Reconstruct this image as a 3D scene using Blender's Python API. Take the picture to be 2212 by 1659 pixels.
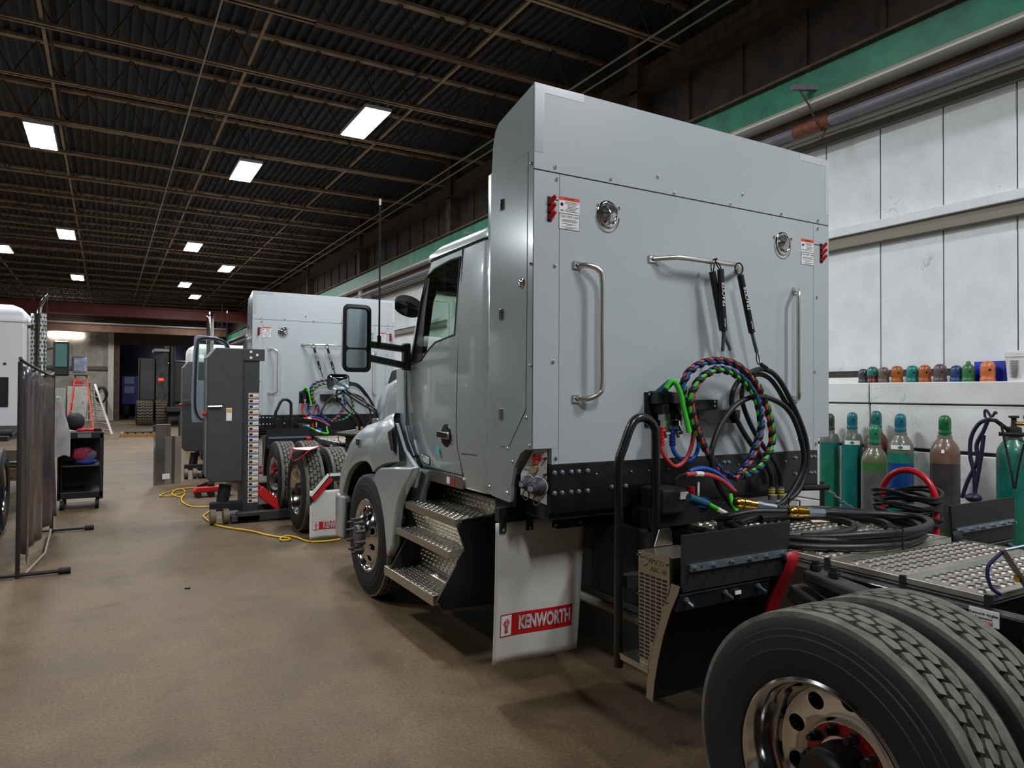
import bpy, bmesh, math, random
from mathutils import Vector, Matrix

SC = bpy.context.scene
COL = SC.collection
for _o in list(bpy.data.objects):
    bpy.data.objects.remove(_o)
random.seed(7)
R = math.radians

# ---------------------------------------------------------------- camera
CAM_H = 1.75
F_PX = 1510.0                       # focal length in pixels of the 2212 px wide frame
YAW, PITCH, ROLL = R(30.1), R(0.74), R(0.3)
_f = Vector((math.sin(YAW)*math.cos(PITCH), math.cos(YAW)*math.cos(PITCH), math.sin(PITCH)))
_r0 = Vector((math.cos(YAW), -math.sin(YAW), 0.0))
_u0 = _r0.cross(_f)
_r = _r0*math.cos(ROLL) + _u0*math.sin(ROLL)
_u = _u0*math.cos(ROLL) - _r0*math.sin(ROLL)
cam_data = bpy.data.cameras.new('camera')
cam_data.sensor_width = 36.0
cam_data.lens = F_PX/2212.0*36.0
cam_data.clip_start = 0.05
cam_data.clip_end = 200
cam = bpy.data.objects.new('camera', cam_data)
COL.objects.link(cam)
_m = Matrix((_r, _u, -_f)).transposed().to_4x4()
_m.translation = Vector((0, 0, CAM_H))
cam.matrix_world = _m
SC.camera = cam

def PT(px, py, x=None, y=None, z=None):
    """point on the plane x=, y= or z= seen at a pixel of the photograph"""
    d = _f + _r*((px-1106)/F_PX) - _u*((py-829.5)/F_PX)
    if x is not None: t = x/d.x
    elif y is not None: t = y/d.y
    else: t = (z-CAM_H)/d.z
    return Vector((0, 0, CAM_H)) + d*t

# ---------------------------------------------------------------- world, exposure
w = bpy.data.worlds.new('World')
SC.world = w
w.use_nodes = True
w.node_tree.nodes['Background'].inputs[0].default_value = (0.012, 0.012, 0.02, 1)
w.node_tree.nodes['Background'].inputs[1].default_value = 0.3
SC.view_settings.view_transform = 'Standard'
SC.view_settings.look = 'None'
SC.view_settings.gamma = 1.0
SC.view_settings.use_curve_mapping = False
SC.view_settings.exposure = 0.92
LAMP = 66.0                        # radiance of the high bay lenses

# ---------------------------------------------------------------- materials
def lin(c):
    return tuple((v/255.0/12.92 if v/255.0 <= .04045 else ((v/255.0+.055)/1.055)**2.4) for v in c)

MATS = {}
def mat(name, col, rough=.5, metal=0.0, noise=None, bump=None, coat=0.0, emit=0.0, trans=0.0,
        col2=None, stretch=(1, 1, 1), spec=.5, aniso=0.0, alpha=1.0, rnoise=0.0):
    """procedural material; colours are sRGB 0-255; noise=(scale, amount); bump=(scale, strength)"""
    if name in MATS: return MATS[name]
    m = bpy.data.materials.new(name); MATS[name] = m
    m.use_nodes = True
    nt = m.node_tree; N = nt.nodes; Lk = nt.links
    b = N['Principled BSDF']
    c = lin(col)
    b.inputs['Base Color'].default_value = (*c, 1)
    b.inputs['Roughness'].default_value = rough
    b.inputs['Metallic'].default_value = metal
    b.inputs['Specular IOR Level'].default_value = spec
    b.inputs['Coat Weight'].default_value = coat
    b.inputs['Coat Roughness'].default_value = .06
    b.inputs['Transmission Weight'].default_value = trans
    b.inputs['Alpha'].default_value = alpha
    if emit:
        b.inputs['Emission Color'].default_value = (*c, 1)
        b.inputs['Emission Strength'].default_value = emit
    if noise or bump:
        tc = N.new('ShaderNodeTexCoord'); mp = N.new('ShaderNodeMapping')
        mp.inputs['Scale'].default_value = stretch
        Lk.new(tc.outputs['Object'], mp.inputs['Vector'])
    if noise:
        nz = N.new('ShaderNodeTexNoise'); nz.inputs['Scale'].default_value = noise[0]
        nz.inputs['Detail'].default_value = 6; nz.inputs['Roughness'].default_value = .65
        Lk.new(mp.outputs[0], nz.inputs['Vector'])
        rp = N.new('ShaderNodeValToRGB')
        c2 = lin(col2) if col2 else tuple(v*(1-noise[1]) for v in c)
        rp.color_ramp.elements[0].position = .34; rp.color_ramp.elements[1].position = .66
        rp.color_ramp.elements[0].color = (*c2, 1)
        rp.color_ramp.elements[1].color = (*(c if col2 else tuple(min(1, v*(1+noise[1]*.5)) for v in c)), 1)
        Lk.new(nz.outputs['Fac'], rp.inputs[0]); Lk.new(rp.outputs[0], b.inputs['Base Color'])
        if rnoise:
            mr = N.new('ShaderNodeMapRange')
            mr.inputs['To Min'].default_value = max(.02, rough-rnoise); mr.inputs['To Max'].default_value = min(1, rough+rnoise)
            Lk.new(nz.outputs['Fac'], mr.inputs['Value']); Lk.new(mr.outputs[0], b.inputs['Roughness'])
    if bump:
        nb = N.new('ShaderNodeTexNoise'); nb.inputs['Scale'].default_value = bump[0]; nb.inputs['Detail'].default_value = 4
        Lk.new(mp.outputs[0], nb.inputs['Vector'])
        bp = N.new('ShaderNodeBump'); bp.inputs['Strength'].default_value = bump[1]; bp.inputs['Distance'].default_value = .01
        Lk.new(nb.outputs['Fac'], bp.inputs['Height']); Lk.new(bp.outputs[0], b.inputs['Normal'])
    return m

# ---------------------------------------------------------------- mesh helpers
class MB:
    def __init__(s): s.v = []; s.f = []; s.mi = []; s.cm = 0
    def add(s, vs, fs):
        o = len(s.v); s.v += [Vector(v) for v in vs]
        for f in fs: s.f.append([i+o for i in f]); s.mi.append(s.cm)
        return s
    def box(s, x0, x1, y0, y1, z0, z1):
        return s.add([(x0, y0, z0), (x1, y0, z0), (x1, y1, z0), (x0, y1, z0), (x0, y0, z1), (x1, y0, z1), (x1, y1, z1), (x0, y1, z1)],
                     [(0, 3, 2, 1), (4, 5, 6, 7), (0, 1, 5, 4), (1, 2, 6, 5), (2, 3, 7, 6), (3, 0, 4, 7)])
    def bar(s, p0, p1, w, h, up=(0, 0, 1)):
        """box section bar from p0 to p1"""
        p0 = Vector(p0); p1 = Vector(p1); d = (p1-p0).normalized(); a = d.cross(Vector(up))
        if a.length < 1e-4: a = d.cross(Vector((1, 0, 0)))
        a.normalize(); b = a.cross(d).normalized(); a *= w/2; b *= h/2
        return s.add([p0-a-b, p0+a-b, p0+a+b, p0-a+b, p1-a-b, p1+a-b, p1+a+b, p1-a+b],
                     [(0, 3, 2, 1), (4, 5, 6, 7), (0, 1, 5, 4), (1, 2, 6, 5), (2, 3, 7, 6), (3, 0, 4, 7)])
    def cyl(s, p0, p1, r0, r1=None, n=12, caps=True):
        if r1 is None: r1 = r0
        p0 = Vector(p0); p1 = Vector(p1); d = (p1-p0).normalized()
        a = d.orthogonal().normalized(); b = d.cross(a)
        vs = []
        for p, r in ((p0, r0), (p1, r1)):
            for i in range(n):
                t = 2*math.pi*i/n; vs.append(p+(a*math.cos(t)+b*math.sin(t))*r)
        fs = [(i, (i+1) % n, n+(i+1) % n, n+i) for i in range(n)]
        if caps: fs += [tuple(range(n-1, -1, -1)), tuple(range(n, 2*n))]
        return s.add(vs, fs)
    def lathe(s, prof, o, axis=(0, 0, 1), n=24, cap0=True, cap1=True, a0=0.0, ring=False):
        """prof = [(radius, height along axis)]"""
        o = Vector(o); d = Vector(axis).normalized()
        a = Vector((1, 0, 0)) if abs(d.x) < .9 else Vector((0, 1, 0))
        a = (a-d*a.dot(d)).normalized(); b = d.cross(a)
        vs = []
        for r, h in prof:
            for i in range(n):
                t = a0+2*math.pi*i/n; vs.append(o+d*h+(a*math.cos(t)+b*math.sin(t))*r)
        fs = []
        for k in range(len(prof)-1):
            for i in range(n):
                j = (i+1) % n; fs.append((k*n+i, k*n+j, (k+1)*n+j, (k+1)*n+i))
        if ring:
            k = len(prof)-1
            for i in range(n):
                j = (i+1) % n; fs.append((k*n+i, k*n+j, j, i))
            cap0 = cap1 = False
        if cap0: fs.append(tuple(range(n-1, -1, -1)))
        if cap1: fs.append(tuple(range((len(prof)-1)*n, len(prof)*n)))
        return s.add(vs, fs)
    def tube(s, pts, r, n=8, closed=False, caps=True):
        pts = [Vector(p) for p in pts]; m = len(pts)
        rs = r if isinstance(r, (list, tuple)) else [r]*m
        T = []
        for i in range(m):
            if closed: t = pts[(i+1) % m]-pts[i-1]
            else: t = pts[min(i+1, m-1)]-pts[max(i-1, 0)]
            T.append(t.normalized())
        a = T[0].orthogonal().normalized(); vs = []
        for i in range(m):
            a = (a-T[i]*a.dot(T[i]))
            a = a.normalized() if a.length > 1e-6 else T[i].orthogonal().normalized()
            b = T[i].cross(a)
            for k in range(n):
                t = 2*math.pi*k/n; vs.append(pts[i]+(a*math.cos(t)+b*math.sin(t))*rs[i])
        fs = []
        for i in range(m if closed else m-1):
            i2 = (i+1) % m
            for k in range(n):
                k2 = (k+1) % n; fs.append((i*n+k, i*n+k2, i2*n+k2, i2*n+k))
        if caps and not closed: fs += [tuple(range(n-1, -1, -1)), tuple(range((m-1)*n, m*n))]
        return s.add(vs, fs)
    def prism(s, poly, vec):
        """closed polygon (3D points) extruded along vec"""
        vec = Vector(vec); n = len(poly); P = [Vector(p) for p in poly]
        nn = Vector((0, 0, 0))
        for i in range(n): nn += P[i].cross(P[(i+1) % n])
        if nn.dot(vec) > 0: P = P[::-1]
        return s.add(P+[p+vec for p in P], [tuple(range(n)), tuple(range(2*n-1, n-1, -1))] +
                     [((i+1) % n, i, n+i, n+(i+1) % n) for i in range(n)])
    def yz(s, poly, x0, x1): return s.prism([(x0, y, z) for y, z in poly], (x1-x0, 0, 0))
    def xz(s, poly, y0, y1): return s.prism([(x, y0, z) for x, z in poly], (0, y1-y0, 0))
    def xy(s, poly, z0, z1): return s.prism([(x, y, z0) for x, y in poly], (0, 0, z1-z0))
    def grid(s, rows, flip=False, closed=False):
        n = len(rows[0]); vs = [p for r in rows for p in r]; fs = []
        for i in range(len(rows)-1):
            for k in range(n if closed else n-1):
                k2 = (k+1) % n
                f = (i*n+k, i*n+k2, (i+1)*n+k2, (i+1)*n+k)
                fs.append(f[::-1] if flip else f)
        return s.add(vs, fs)
    def sphere(s, c, r, n=10, m=6, sc=(1, 1, 1)):
        c = Vector(c); rows = []
        for i in range(m+1):
            t = math.pi*i/m
            rows.append([c+Vector((r*sc[0]*math.sin(t)*math.cos(2*math.pi*k/n), r*sc[1]*math.sin(t)*math.sin(2*math.pi*k/n), r*sc[2]*math.cos(t))) for k in range(n)])
        return s.grid(rows, flip=True, closed=True)
    def build(s, name, material, parent=None, smooth=None, bev=0.0, seg=2, solid=0.0, sub=0):
        off = WORLD.get(parent, Vector((0, 0, 0))) if parent else Vector((0, 0, 0))
        me = bpy.data.meshes.new(name)
        me.from_pydata([v-off for v in s.v], [], s.f); me.update()
        ms = material if isinstance(material, (list, tuple)) else [material]
        for q in ms: me.materials.append(q)
        if len(ms) > 1: me.polygons.foreach_set('material_index', s.mi)
        o = bpy.data.objects.new(name, me); COL.objects.link(o)
        if parent: o.parent = parent
        WORLD[o] = off
        if smooth:
            me.polygons.foreach_set('use_smooth', [True]*len(me.polygons)); me.set_sharp_from_angle(angle=R(smooth))
        if solid:
            md = o.modifiers.new('solid', 'SOLIDIFY'); md.thickness = solid; md.offset = 0
        if sub:
            md = o.modifiers.new('sub', 'SUBSURF'); md.levels = md.render_levels = sub
        if bev:
            md = o.modifiers.new('bevel', 'BEVEL'); md.width = bev; md.segments = seg; md.limit_method = 'ANGLE'; md.angle_limit = R(40)
        return o

WORLD = {}
def tag(o, label, cat=None, group=None, kind=None):
    if label: o['label'] = label
    if cat: o['category'] = cat
    if group: o['group'] = group
    if kind: o['kind'] = kind
    return o
def thing(name, label, cat, loc=(0, 0, 0), group=None, kind=None):
    o = bpy.data.objects.new(name, None); COL.objects.link(o); o.location = loc
    o.empty_display_size = .2
    WORLD[o] = Vector(loc)
    return tag(o, label, cat, group, kind)
def copy_tree(o, parent=None):
    c = o.copy(); COL.objects.link(c)
    if parent: c.parent = parent
    for ch in list(o.children): copy_tree(ch, c)
    return c
def child(name, mb, m, parent, **k): return mb.build(name, m, parent, **k)
def spline(pts, n=8, closed=False):
    """Catmull-Rom through 3D points"""
    P = [Vector(p) for p in pts]; out = []; m = len(P)
    rng = range(m) if closed else range(m-1)
    for i in rng:
        p0 = P[i-1] if (closed or i > 0) else P[0]*2-P[1]
        p1 = P[i]; p2 = P[(i+1) % m]
        p3 = P[(i+2) % m] if (closed or i+2 < m) else P[-1]*2-P[-2]
        for k in range(n):
            t = k/n
            out.append(.5*((2*p1)+(p2-p0)*t+(2*p0-5*p1+4*p2-p3)*t*t+(3*p1-p0-3*p2+p3)*t**3))
    if not closed: out.append(P[-1])
    return out
def text_mesh(txt, size, origin, ux, uz, extrude=.001, align='CENTER', bold=0.0, sx=1.0, shear=0.0):
    """lettering as an MB: ux = reading direction, uz = letter up"""
    cu = bpy.data.curves.new('t', 'FONT'); cu.body = txt; cu.size = size; cu.align_x = align; cu.align_y = 'CENTER'
    cu.extrude = extrude; cu.offset = bold; cu.resolution_u = 3; cu.shear = shear
    ob = bpy.data.objects.new('t', cu); COL.objects.link(ob)
    dg = bpy.context.evaluated_depsgraph_get()
    me = bpy.data.meshes.new_from_object(ob.evaluated_get(dg))
    ux = Vector(ux).normalized(); uz = Vector(uz).normalized(); un = ux.cross(uz); o = Vector(origin)
    mb = MB(); mb.add([o+ux*v.co.x*sx+uz*v.co.y+un*v.co.z for v in me.vertices], [tuple(p.vertices) for p in me.polygons])
    bpy.data.objects.remove(ob); bpy.data.curves.remove(cu); bpy.data.meshes.remove(me)
    return mb

# ================================================================ the building
M_FLOOR = mat('floor_concrete', (114, 95, 70), .62, noise=(1.6, .3), bump=(90, .35), col2=(100, 83, 61), rnoise=.1, spec=.3)
def floor_material():
    m = M_FLOOR; nt = m.node_tree; N = nt.nodes; Lk = nt.links; b = N['Principled BSDF']
    base = b.inputs['Base Color'].links[0].from_socket
    tc = N.new('ShaderNodeTexCoord')
    n2 = N.new('ShaderNodeTexNoise'); n2.inputs['Scale'].default_value = .55; n2.inputs['Detail'].default_value = 9; n2.inputs['Roughness'].default_value = .7
    Lk.new(tc.outputs['Object'], n2.inputs['Vector'])
    r2 = N.new('ShaderNodeValToRGB'); r2.color_ramp.elements[0].position = .33; r2.color_ramp.elements[1].position = .62
    r2.color_ramp.elements[0].color = (.62, .6, .58, 1); r2.color_ramp.elements[1].color = (1, 1, 1, 1)
    Lk.new(n2.outputs['Fac'], r2.inputs[0])
    mx = N.new('ShaderNodeMix'); mx.data_type = 'RGBA'; mx.blend_type = 'MULTIPLY'; mx.inputs[0].default_value = 1
    Lk.new(base, mx.inputs[6]); Lk.new(r2.outputs[0], mx.inputs[7])
    # fine grit
    n3 = N.new('ShaderNodeTexNoise'); n3.inputs['Scale'].default_value = 55; n3.inputs['Detail'].default_value = 3
    Lk.new(tc.outputs['Object'], n3.inputs['Vector'])
    r3 = N.new('ShaderNodeValToRGB'); r3.color_ramp.elements[0].position = .3; r3.color_ramp.elements[1].position = .7
    r3.color_ramp.elements[0].color = (.66, .65, .63, 1); r3.color_ramp.elements[1].color = (1.15, 1.15, 1.15, 1)
    Lk.new(n3.outputs['Fac'], r3.inputs[0])
    m2 = N.new('ShaderNodeMix'); m2.data_type = 'RGBA'; m2.blend_type = 'MULTIPLY'; m2.inputs[0].default_value = 1
    Lk.new(mx.outputs[2], m2.inputs[6]); Lk.new(r3.outputs[0], m2.inputs[7])
    # oil stains under the bay
    n4 = N.new('ShaderNodeTexNoise'); n4.inputs['Scale'].default_value = 1.1; n4.inputs['Detail'].default_value = 8; n4.inputs['Distortion'].default_value = 1.2
    Lk.new(tc.outputs['Object'], n4.inputs['Vector'])
    r4 = N.new('ShaderNodeValToRGB'); r4.color_ramp.elements[0].position = .56; r4.color_ramp.elements[1].position = .72
    r4.color_ramp.elements[0].color = (1, 1, 1, 1); r4.color_ramp.elements[1].color = (.66, .64, .62, 1)
    Lk.new(n4.outputs['Fac'], r4.inputs[0])
    m3 = N.new('ShaderNodeMix'); m3.data_type = 'RGBA'; m3.blend_type = 'MULTIPLY'; m3.inputs[0].default_value = 1
    Lk.new(m2.outputs[2], m3.inputs[6]); Lk.new(r4.outputs[0], m3.inputs[7])
    Lk.new(m3.outputs[2], b.inputs['Base Color'])
floor_material()
fl = MB().box(-14, 7.2, -9, 56, -.2, 0).build('floor', M_FLOOR); fl['kind'] = 'structure'
M_JOINT = mat('joint_dark', (70, 64, 55), .9)
for yj in (12.9, 16.6, 20.2, 24.0, 31.0):
    MB().box(-14, 6.5, yj-.008, yj+.008, 0, .0008).build('saw_joint', M_JOINT, fl)

M_WHITE = mat('white_wall', (232, 235, 236), .65, noise=(3.0, .12), bump=(14, .12), col2=(216, 219, 220))
M_WHITE2 = mat('white_block', (228, 230, 228), .75, noise=(2.0, .15), bump=(9, .2), col2=(208, 210, 206))
def scuffs(m):
    nt = m.node_tree; N = nt.nodes; Lk = nt.links; b = N['Principled BSDF']
    base = b.inputs['Base Color'].links[0].from_socket
    tc = N.new('ShaderNodeTexCoord')
    a = N.new('ShaderNodeTexNoise'); a.inputs['Scale'].default_value = 2.3; a.inputs['Detail'].default_value = 5; a.inputs['Distortion'].default_value = 1.5
    g = N.new('ShaderNodeTexNoise'); g.inputs['Scale'].default_value = 1.7; g.inputs['Detail'].default_value = 3
    geo = N.new('ShaderNodeNewGeometry')
    Lk.new(geo.outputs['Position'], a.inputs['Vector'])
    mp = N.new('ShaderNodeMapping'); mp.inputs['Location'].default_value = (5, 3, 1); Lk.new(geo.outputs['Position'], mp.inputs['Vector']); Lk.new(mp.outputs[0], g.inputs['Vector'])
    r = N.new('ShaderNodeValToRGB'); e = r.color_ramp.elements
    e[0].position = .493; e[0].color = (0, 0, 0, 1); e[1].position = .507; e[1].color = (0, 0, 0, 1)
    k = e.new(.5); k.color = (1, 1, 1, 1); Lk.new(a.outputs['Fac'], r.inputs[0])
    q = N.new('ShaderNodeValToRGB'); q.color_ramp.elements[0].position = .60; q.color_ramp.elements[1].position = .68; q.color_ramp.elements[1].color = (.55, .55, .55, 1); Lk.new(g.outputs['Fac'], q.inputs[0])
    mu = N.new('ShaderNodeMath'); mu.operation = 'MULTIPLY'; Lk.new(r.outputs[0], mu.inputs[0]); Lk.new(q.outputs[0], mu.inputs[1])
    mx = N.new('ShaderNodeMix'); mx.data_type = 'RGBA'; Lk.new(mu.outputs[0], mx.inputs[0]); Lk.new(base, mx.inputs[6]); mx.inputs[7].default_value = (.12, .11, .1, 1)
    Lk.new(mx.outputs[2], b.inputs['Base Color'])
scuffs(M_WHITE); scuffs(M_WHITE2)
M_SEAM = mat('seam_dark', (58, 54, 50), .9)
M_GREEN = mat('green_beam', (38, 128, 96), .5, noise=(4, .3), col2=(28, 96, 74))
M_RUST = mat('rust_steel', (92, 66, 48), .75, noise=(6, .4), col2=(52, 40, 32))
M_DARKW = mat('dark_siding', (62, 51, 42), .85, noise=(3, .4), col2=(36, 31, 28))
M_PIPE = mat('grey_pipe', (112, 110, 118), .45, noise=(5, .2))
M_STRIP = mat('pale_flashing', (196, 194, 188), .5)

XW = 6.9
wr = MB().box(XW, XW+.25, -9, 48, 0, 4.6).build('wall_right', M_WHITE); wr['kind'] = 'structure'
PSEAM = [4.31+.625*k for k in range(-20, 16)]
pm = {}
for k in range(len(PSEAM)-1):
    y0, y1 = PSEAM[k]+.006, PSEAM[k+1]-.006
    for z0, z1 in ((2.0, 3.33), (3.53, 4.5)):
        key = (z0, z1)
        o = MB().box(XW-.028, XW, y0-PSEAM[k], y1-PSEAM[k], z0, z1)
        if key not in pm:
            ob = o.build('wall_panel', M_WHITE, wr, bev=.004, seg=1); pm[key] = ob; ob.location.y = PSEAM[k]
        else:
            ob = pm[key].copy(); COL.objects.link(ob); ob.location.y = PSEAM[k]
MB().box(XW-.01, XW, -9, PSEAM[-1], 2.0, 4.5).build('panel_backing', M_SEAM, wr)
# girt: channel with a pale face and a dark underside
MB().box(XW-.15, XW, -9, 48, 3.44, 3.53).build('girt', M_WHITE, wr, bev=.006)
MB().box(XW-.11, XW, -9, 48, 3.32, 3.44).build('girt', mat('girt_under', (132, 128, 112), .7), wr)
MB().box(XW-.1, XW+.1, -9, 48, 1.93, 1.99).build('sill_strip', M_SEAM, wr)
MB().box(XW-.16, XW, -9, 48, 1.87, 1.93).build('sill_strip', M_WHITE2, wr)
# lower wall of pale concrete planks, ledge on top
for z0, z1, dx in ((1.67, 1.87, .4), (1.255, 1.66, .385), (.64, 1.225, .38), (0, .63, .38)):
    for q in range(13):
        y0 = -9+q*4.4
        MB().box(XW-dx, XW, y0+.008, y0+4.392, z0, z1).build('concrete_plank', M_WHITE2, wr, bev=.008, seg=1)
MB().box(XW-.36, XW, -9, 48, 0, 1.86).build('plank_backing', M_SEAM, wr)
# pipe, flashing and beams above the wall
MB().box(XW-.08, XW+.25, -9, 48, 4.5, 4.62).build('flashing', mat('flashing_grey', (128, 122, 112), .6), wr)
MB().box(6.80, 6.9, -9, 48, 4.62, 4.7).build('flashing', M_STRIP, wr)
pp = MB().cyl((6.5, -9, 4.615), (6.5, 48, 4.615), .058, n=14).build('pipe', M_PIPE, wr, smooth=40)
MB().cyl((6.5, 4.62, 4.615), (6.5, 5.05, 4.615), .066, n=14).build('rusty_sleeve', mat('rust_pipe', (120, 66, 40), .7, noise=(20, .4)), wr, smooth=40)
MB().box(6.52, 6.6, -9, 48, 4.7, 4.8).build('lower_flange', M_RUST, wr)
MB().box(6.3, 6.62, -9, 48, 4.775, 4.795).build('lower_flange', M_STRIP, wr)
MB().box(6.37, 6.41, -9, 48, 4.84, 5.16).build('green_beam', M_GREEN, wr)
MB().box(6.30, 6.50, -9, 48, 5.16, 5.19).build('beam_flange', M_RUST, wr)
MB().box(6.34, 6.50, -9, 48, 4.79, 4.84).build('beam_flange', mat('flange_grey', (150, 142, 128), .6), wr)
MB().box(6.66, 6.76, -9, 48, 4.7, 7.0).build('dark_siding', M_DARKW, wr)
for k in range(46):
    MB().box(6.63, 6.66, -4+k*.9, -3.94+k*.9, 5.2, 6.9).build('siding_rib', M_DARKW, wr)
MB().box(6.5, 6.66, -9, 48, 6.03, 6.36).build('eave_beam', M_RUST, wr)
MB().box(6.42, 6.66, -9, 48, 6.0, 6.03).build('eave_beam', M_RUST, wr)
for yk in (1.4, 7.7, 13.9, 20.2, 26.4, 32.7, 39):
    MB().box(6.42, 6.66, yk-.1, yk+.1, 5.19, 6.95).build('column', M_RUST, wr)
    MB().box(6.45, 6.52, yk-.1, yk+.1, 1.9, 4.78).build('column', M_WHITE2, wr)
    MB().box(6.45, 6.88, yk-.02, yk+.02, 1.9, 4.78).build('column', M_WHITE2, wr)
# pipe hangers
for yk in (4.72, 12.5):
    MB().bar((6.15, yk+.1, 4.95), (6.42, yk-.05, 4.95), .05, .05).build('pipe_hanger', M_PIPE, wr)
    MB().tube(spline([(6.2, yk+.05, 4.93), (6.3, yk, 4.75), (6.42, yk, 4.6), (6.5, yk, 4.54), (6.58, yk, 4.6), (6.45, yk-.03, 4.42)], 5), .008, 6).build('pipe_hanger', M_RUST, wr)

wl = MB().box(-14.2, -14, -9, 56, 0, 7).build('wall_left', mat('left_wall', (150, 146, 138), .8)); wl['kind'] = 'structure'
wf = MB().box(-14, 7.2, -9.2, -9, 0, 7).build('wall_front', mat('front_wall', (140, 136, 128), .8)); wf['kind'] = 'structure'

# back wall with a big open doorway
M_BACK = mat('back_wall', (168, 164, 152), .75, noise=(1.4, .4), col2=(120, 116, 104), bump=(6, .3))
wb = thing('wall_back', None, None, (0, 48, 0), kind='structure')
bk = MB().box(-14, .25, 48, 48.25, 0, 5.3).build('wall_section', M_BACK, wb)
MB().box(6.0, 7.0, 48, 48.25, 0, 7).build('wall_section', M_BACK, wb)
MB().box(-14, 7, 48.05, 48.25, 5.3, 7).build('wall_section', mat('back_upper', (70, 60, 52), .85), wb)
for k in range(16):
    x0 = -13.7+k*.92
    for z0, z1 in ((.05, 2.95), (3.2, 5.2)):
        if x0+.9 < .3:
            MB().box(x0, x0+.9, 47.96, 48, z0, z1).build('wall_panel', M_BACK, wb)
MB().box(-14, .2, 47.85, 48, 2.98, 3.16).build('girt', mat('back_girt', (96, 84, 68), .7), wb)
MB().box(.05, .35, 47.7, 48, 0, 5.4).build('column', mat('pale_column', (190, 186, 176), .6), wb)
MB().box(.38, .66, 47.8, 48.2, 0, 5.4).build('column', M_RUST, wb)
MB().box(.66, 6.5, 47.9, 48.2, 4.55, 5.3).build('lintel', mat('lintel_dark', (66, 58, 50), .8), wb)
# dark bay beyond the doorway
w2 = MB().box(-14, 7.2, 56, 56.2, 0, 7).build('wall_beyond', mat('beyond_wall', (34, 34, 44), .85)); w2['kind'] = 'structure'
w3 = MB().box(7.0, 7.2, 48.25, 56, 0, 7).build('wall_beyond_right', mat('beyond_wall', (34, 34, 44), .85)); w3['kind'] = 'structure'
MB().box(2.9, 4.5, 55.2, 55.3, 3.7, 3.78).build('lamp_tube', mat('tube_emit', (220, 230, 255), emit=14), w2)

# ---------------------------------------------------------------- ceiling
M_DECK = mat('roof_deck', (50, 46, 43), .85, noise=(1.3, .4), col2=(34, 31, 30))
M_JOIST = mat('joist_primer', (156, 128, 94), .75, noise=(3, .35), col2=(108, 88, 66))
M_JOISTR = mat('joist_red', (104, 58, 38), .75, noise=(3, .35), col2=(70, 42, 30))
M_WEB = mat('joist_web', (58, 48, 40), .8)
cl = MB()
x = -14.0; rows = [[], []]
while x < 7.2:
    for dx, dz in ((0, 0), (.05, 0), (.07, .05), (.13, .05)):
        rows[0].append((x+dx, -9, 6.95+dz)); rows[1].append((x+dx, 56, 6.95+dz))
    x += .15
cl.grid(rows)
cl.box(-14.2, 7.3, -9.2, 56.2, 7.02, 7.1)
ceil = cl.build('ceiling', M_DECK); ceil['kind'] = 'structure'
def joist(y, m, parent):
    b = MB()
    b.box(-14, 6.66, -.06, -.012, 6.35, 6.358); b.box(-14, 6.66, .012, .06, 6.35, 6.358)
    b.box(-14, 6.66, -.02, -.012, 6.35, 6.4); b.box(-14, 6.66, .012, .02, 6.35, 6.4)
    b.box(-14, 6.66, -.05, .05, 6.9, 6.945)
    o = b.build('joist', m, parent); o.location.y = y
    wbm = MB(); n = 34; p = 20.66/n
    for i in range(n):
        x0 = -14+i*p
        wbm.bar((x0, 0, 6.37), (x0+p/2, 0, 6.92), .02, .02, (0, 1, 0)); wbm.bar((x0+p/2, 0, 6.92), (x0+p, 0, 6.37), .02, .02, (0, 1, 0))
    wbm.build('web', M_WEB, o)
    return o
j0 = joist(6.9, M_JOIST, ceil)
jred = joist(6.9+1.83, M_JOIST, ceil)
for k in range(-8, 23):
    if k in (0, 1): continue
    c = copy_tree(j0, ceil); c.location.y = 6.9+1.83*k
MB().box(2.2, 6.66, 8.73-.055, 8.73+.055, 6.334, 6.349).build('joist_patch', M_JOISTR, ceil)
for xb in (-8.4, -5.85, -3.3, -.76, 1.7, 4.3):
    MB().box(xb-.02, xb+.02, -9, 48, 6.405, 6.445).build('bridging_bar', M_JOIST, ceil)
    MB().box(xb-.02, xb+.02, -9, 48, 6.87, 6.895).build('bridging_bar', M_WEB, ceil)
# girders across the far end
M_RED = mat('red_girder', (104, 36, 24), .6, noise=(3, .3))
g = MB().box(-14, 6.28, 37.9, 38.1, 5.32, 5.75).box(-14, 6.28, 37.75, 38.25, 5.72, 5.78).box(-14, 6.28, 37.75, 38.25, 5.28, 5.34).build('crane_girder', M_RED)
tag(g, 'rust red overhead crane girder spanning the far end of the hall', 'beam')
g = MB().box(-14, 6.28, 45.9, 46.0, 5.1, 5.5).box(-14, 6.28, 45.8, 46.1, 5.48, 5.54).build('roof_girder', mat('tan_girder', (116, 80, 60), .65, noise=(3, .3)))
tag(g, 'tan brown roof girder just in front of the far wall', 'beam')
g = MB().cyl((-14, 45.95, 5.575), (6.28, 45.95, 5.575), .035, n=8).build('conduit_pipe', M_STRIP)
tag(g, 'thin pale pipe running along the top of the tan girder', 'pipe')
# cables under the joists
M_CABLE = mat('steel_cable', (150, 146, 140), .5, metal=.3)
for xx, lb in ((1.09, 'long steel cable running down the aisle ceiling left of the trucks'),):
    c = MB().cyl((xx, -2, 6.22), (xx, 38, 6.22), .013, n=6).build('ceiling_cable', M_CABLE); tag(c, lb, 'cable')
for xx, lb in ((5.85, 'left one of two parallel ceiling cables passing over the near truck'), (6.08, 'right one of two parallel ceiling cables passing over the near truck')):
    c = MB().cyl((xx, -2, 6.22), (xx, 38, 6.22), .015, n=6).build('ceiling_cable', M_CABLE); tag(c, lb, 'cable', 'paired ceiling cables')

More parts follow.
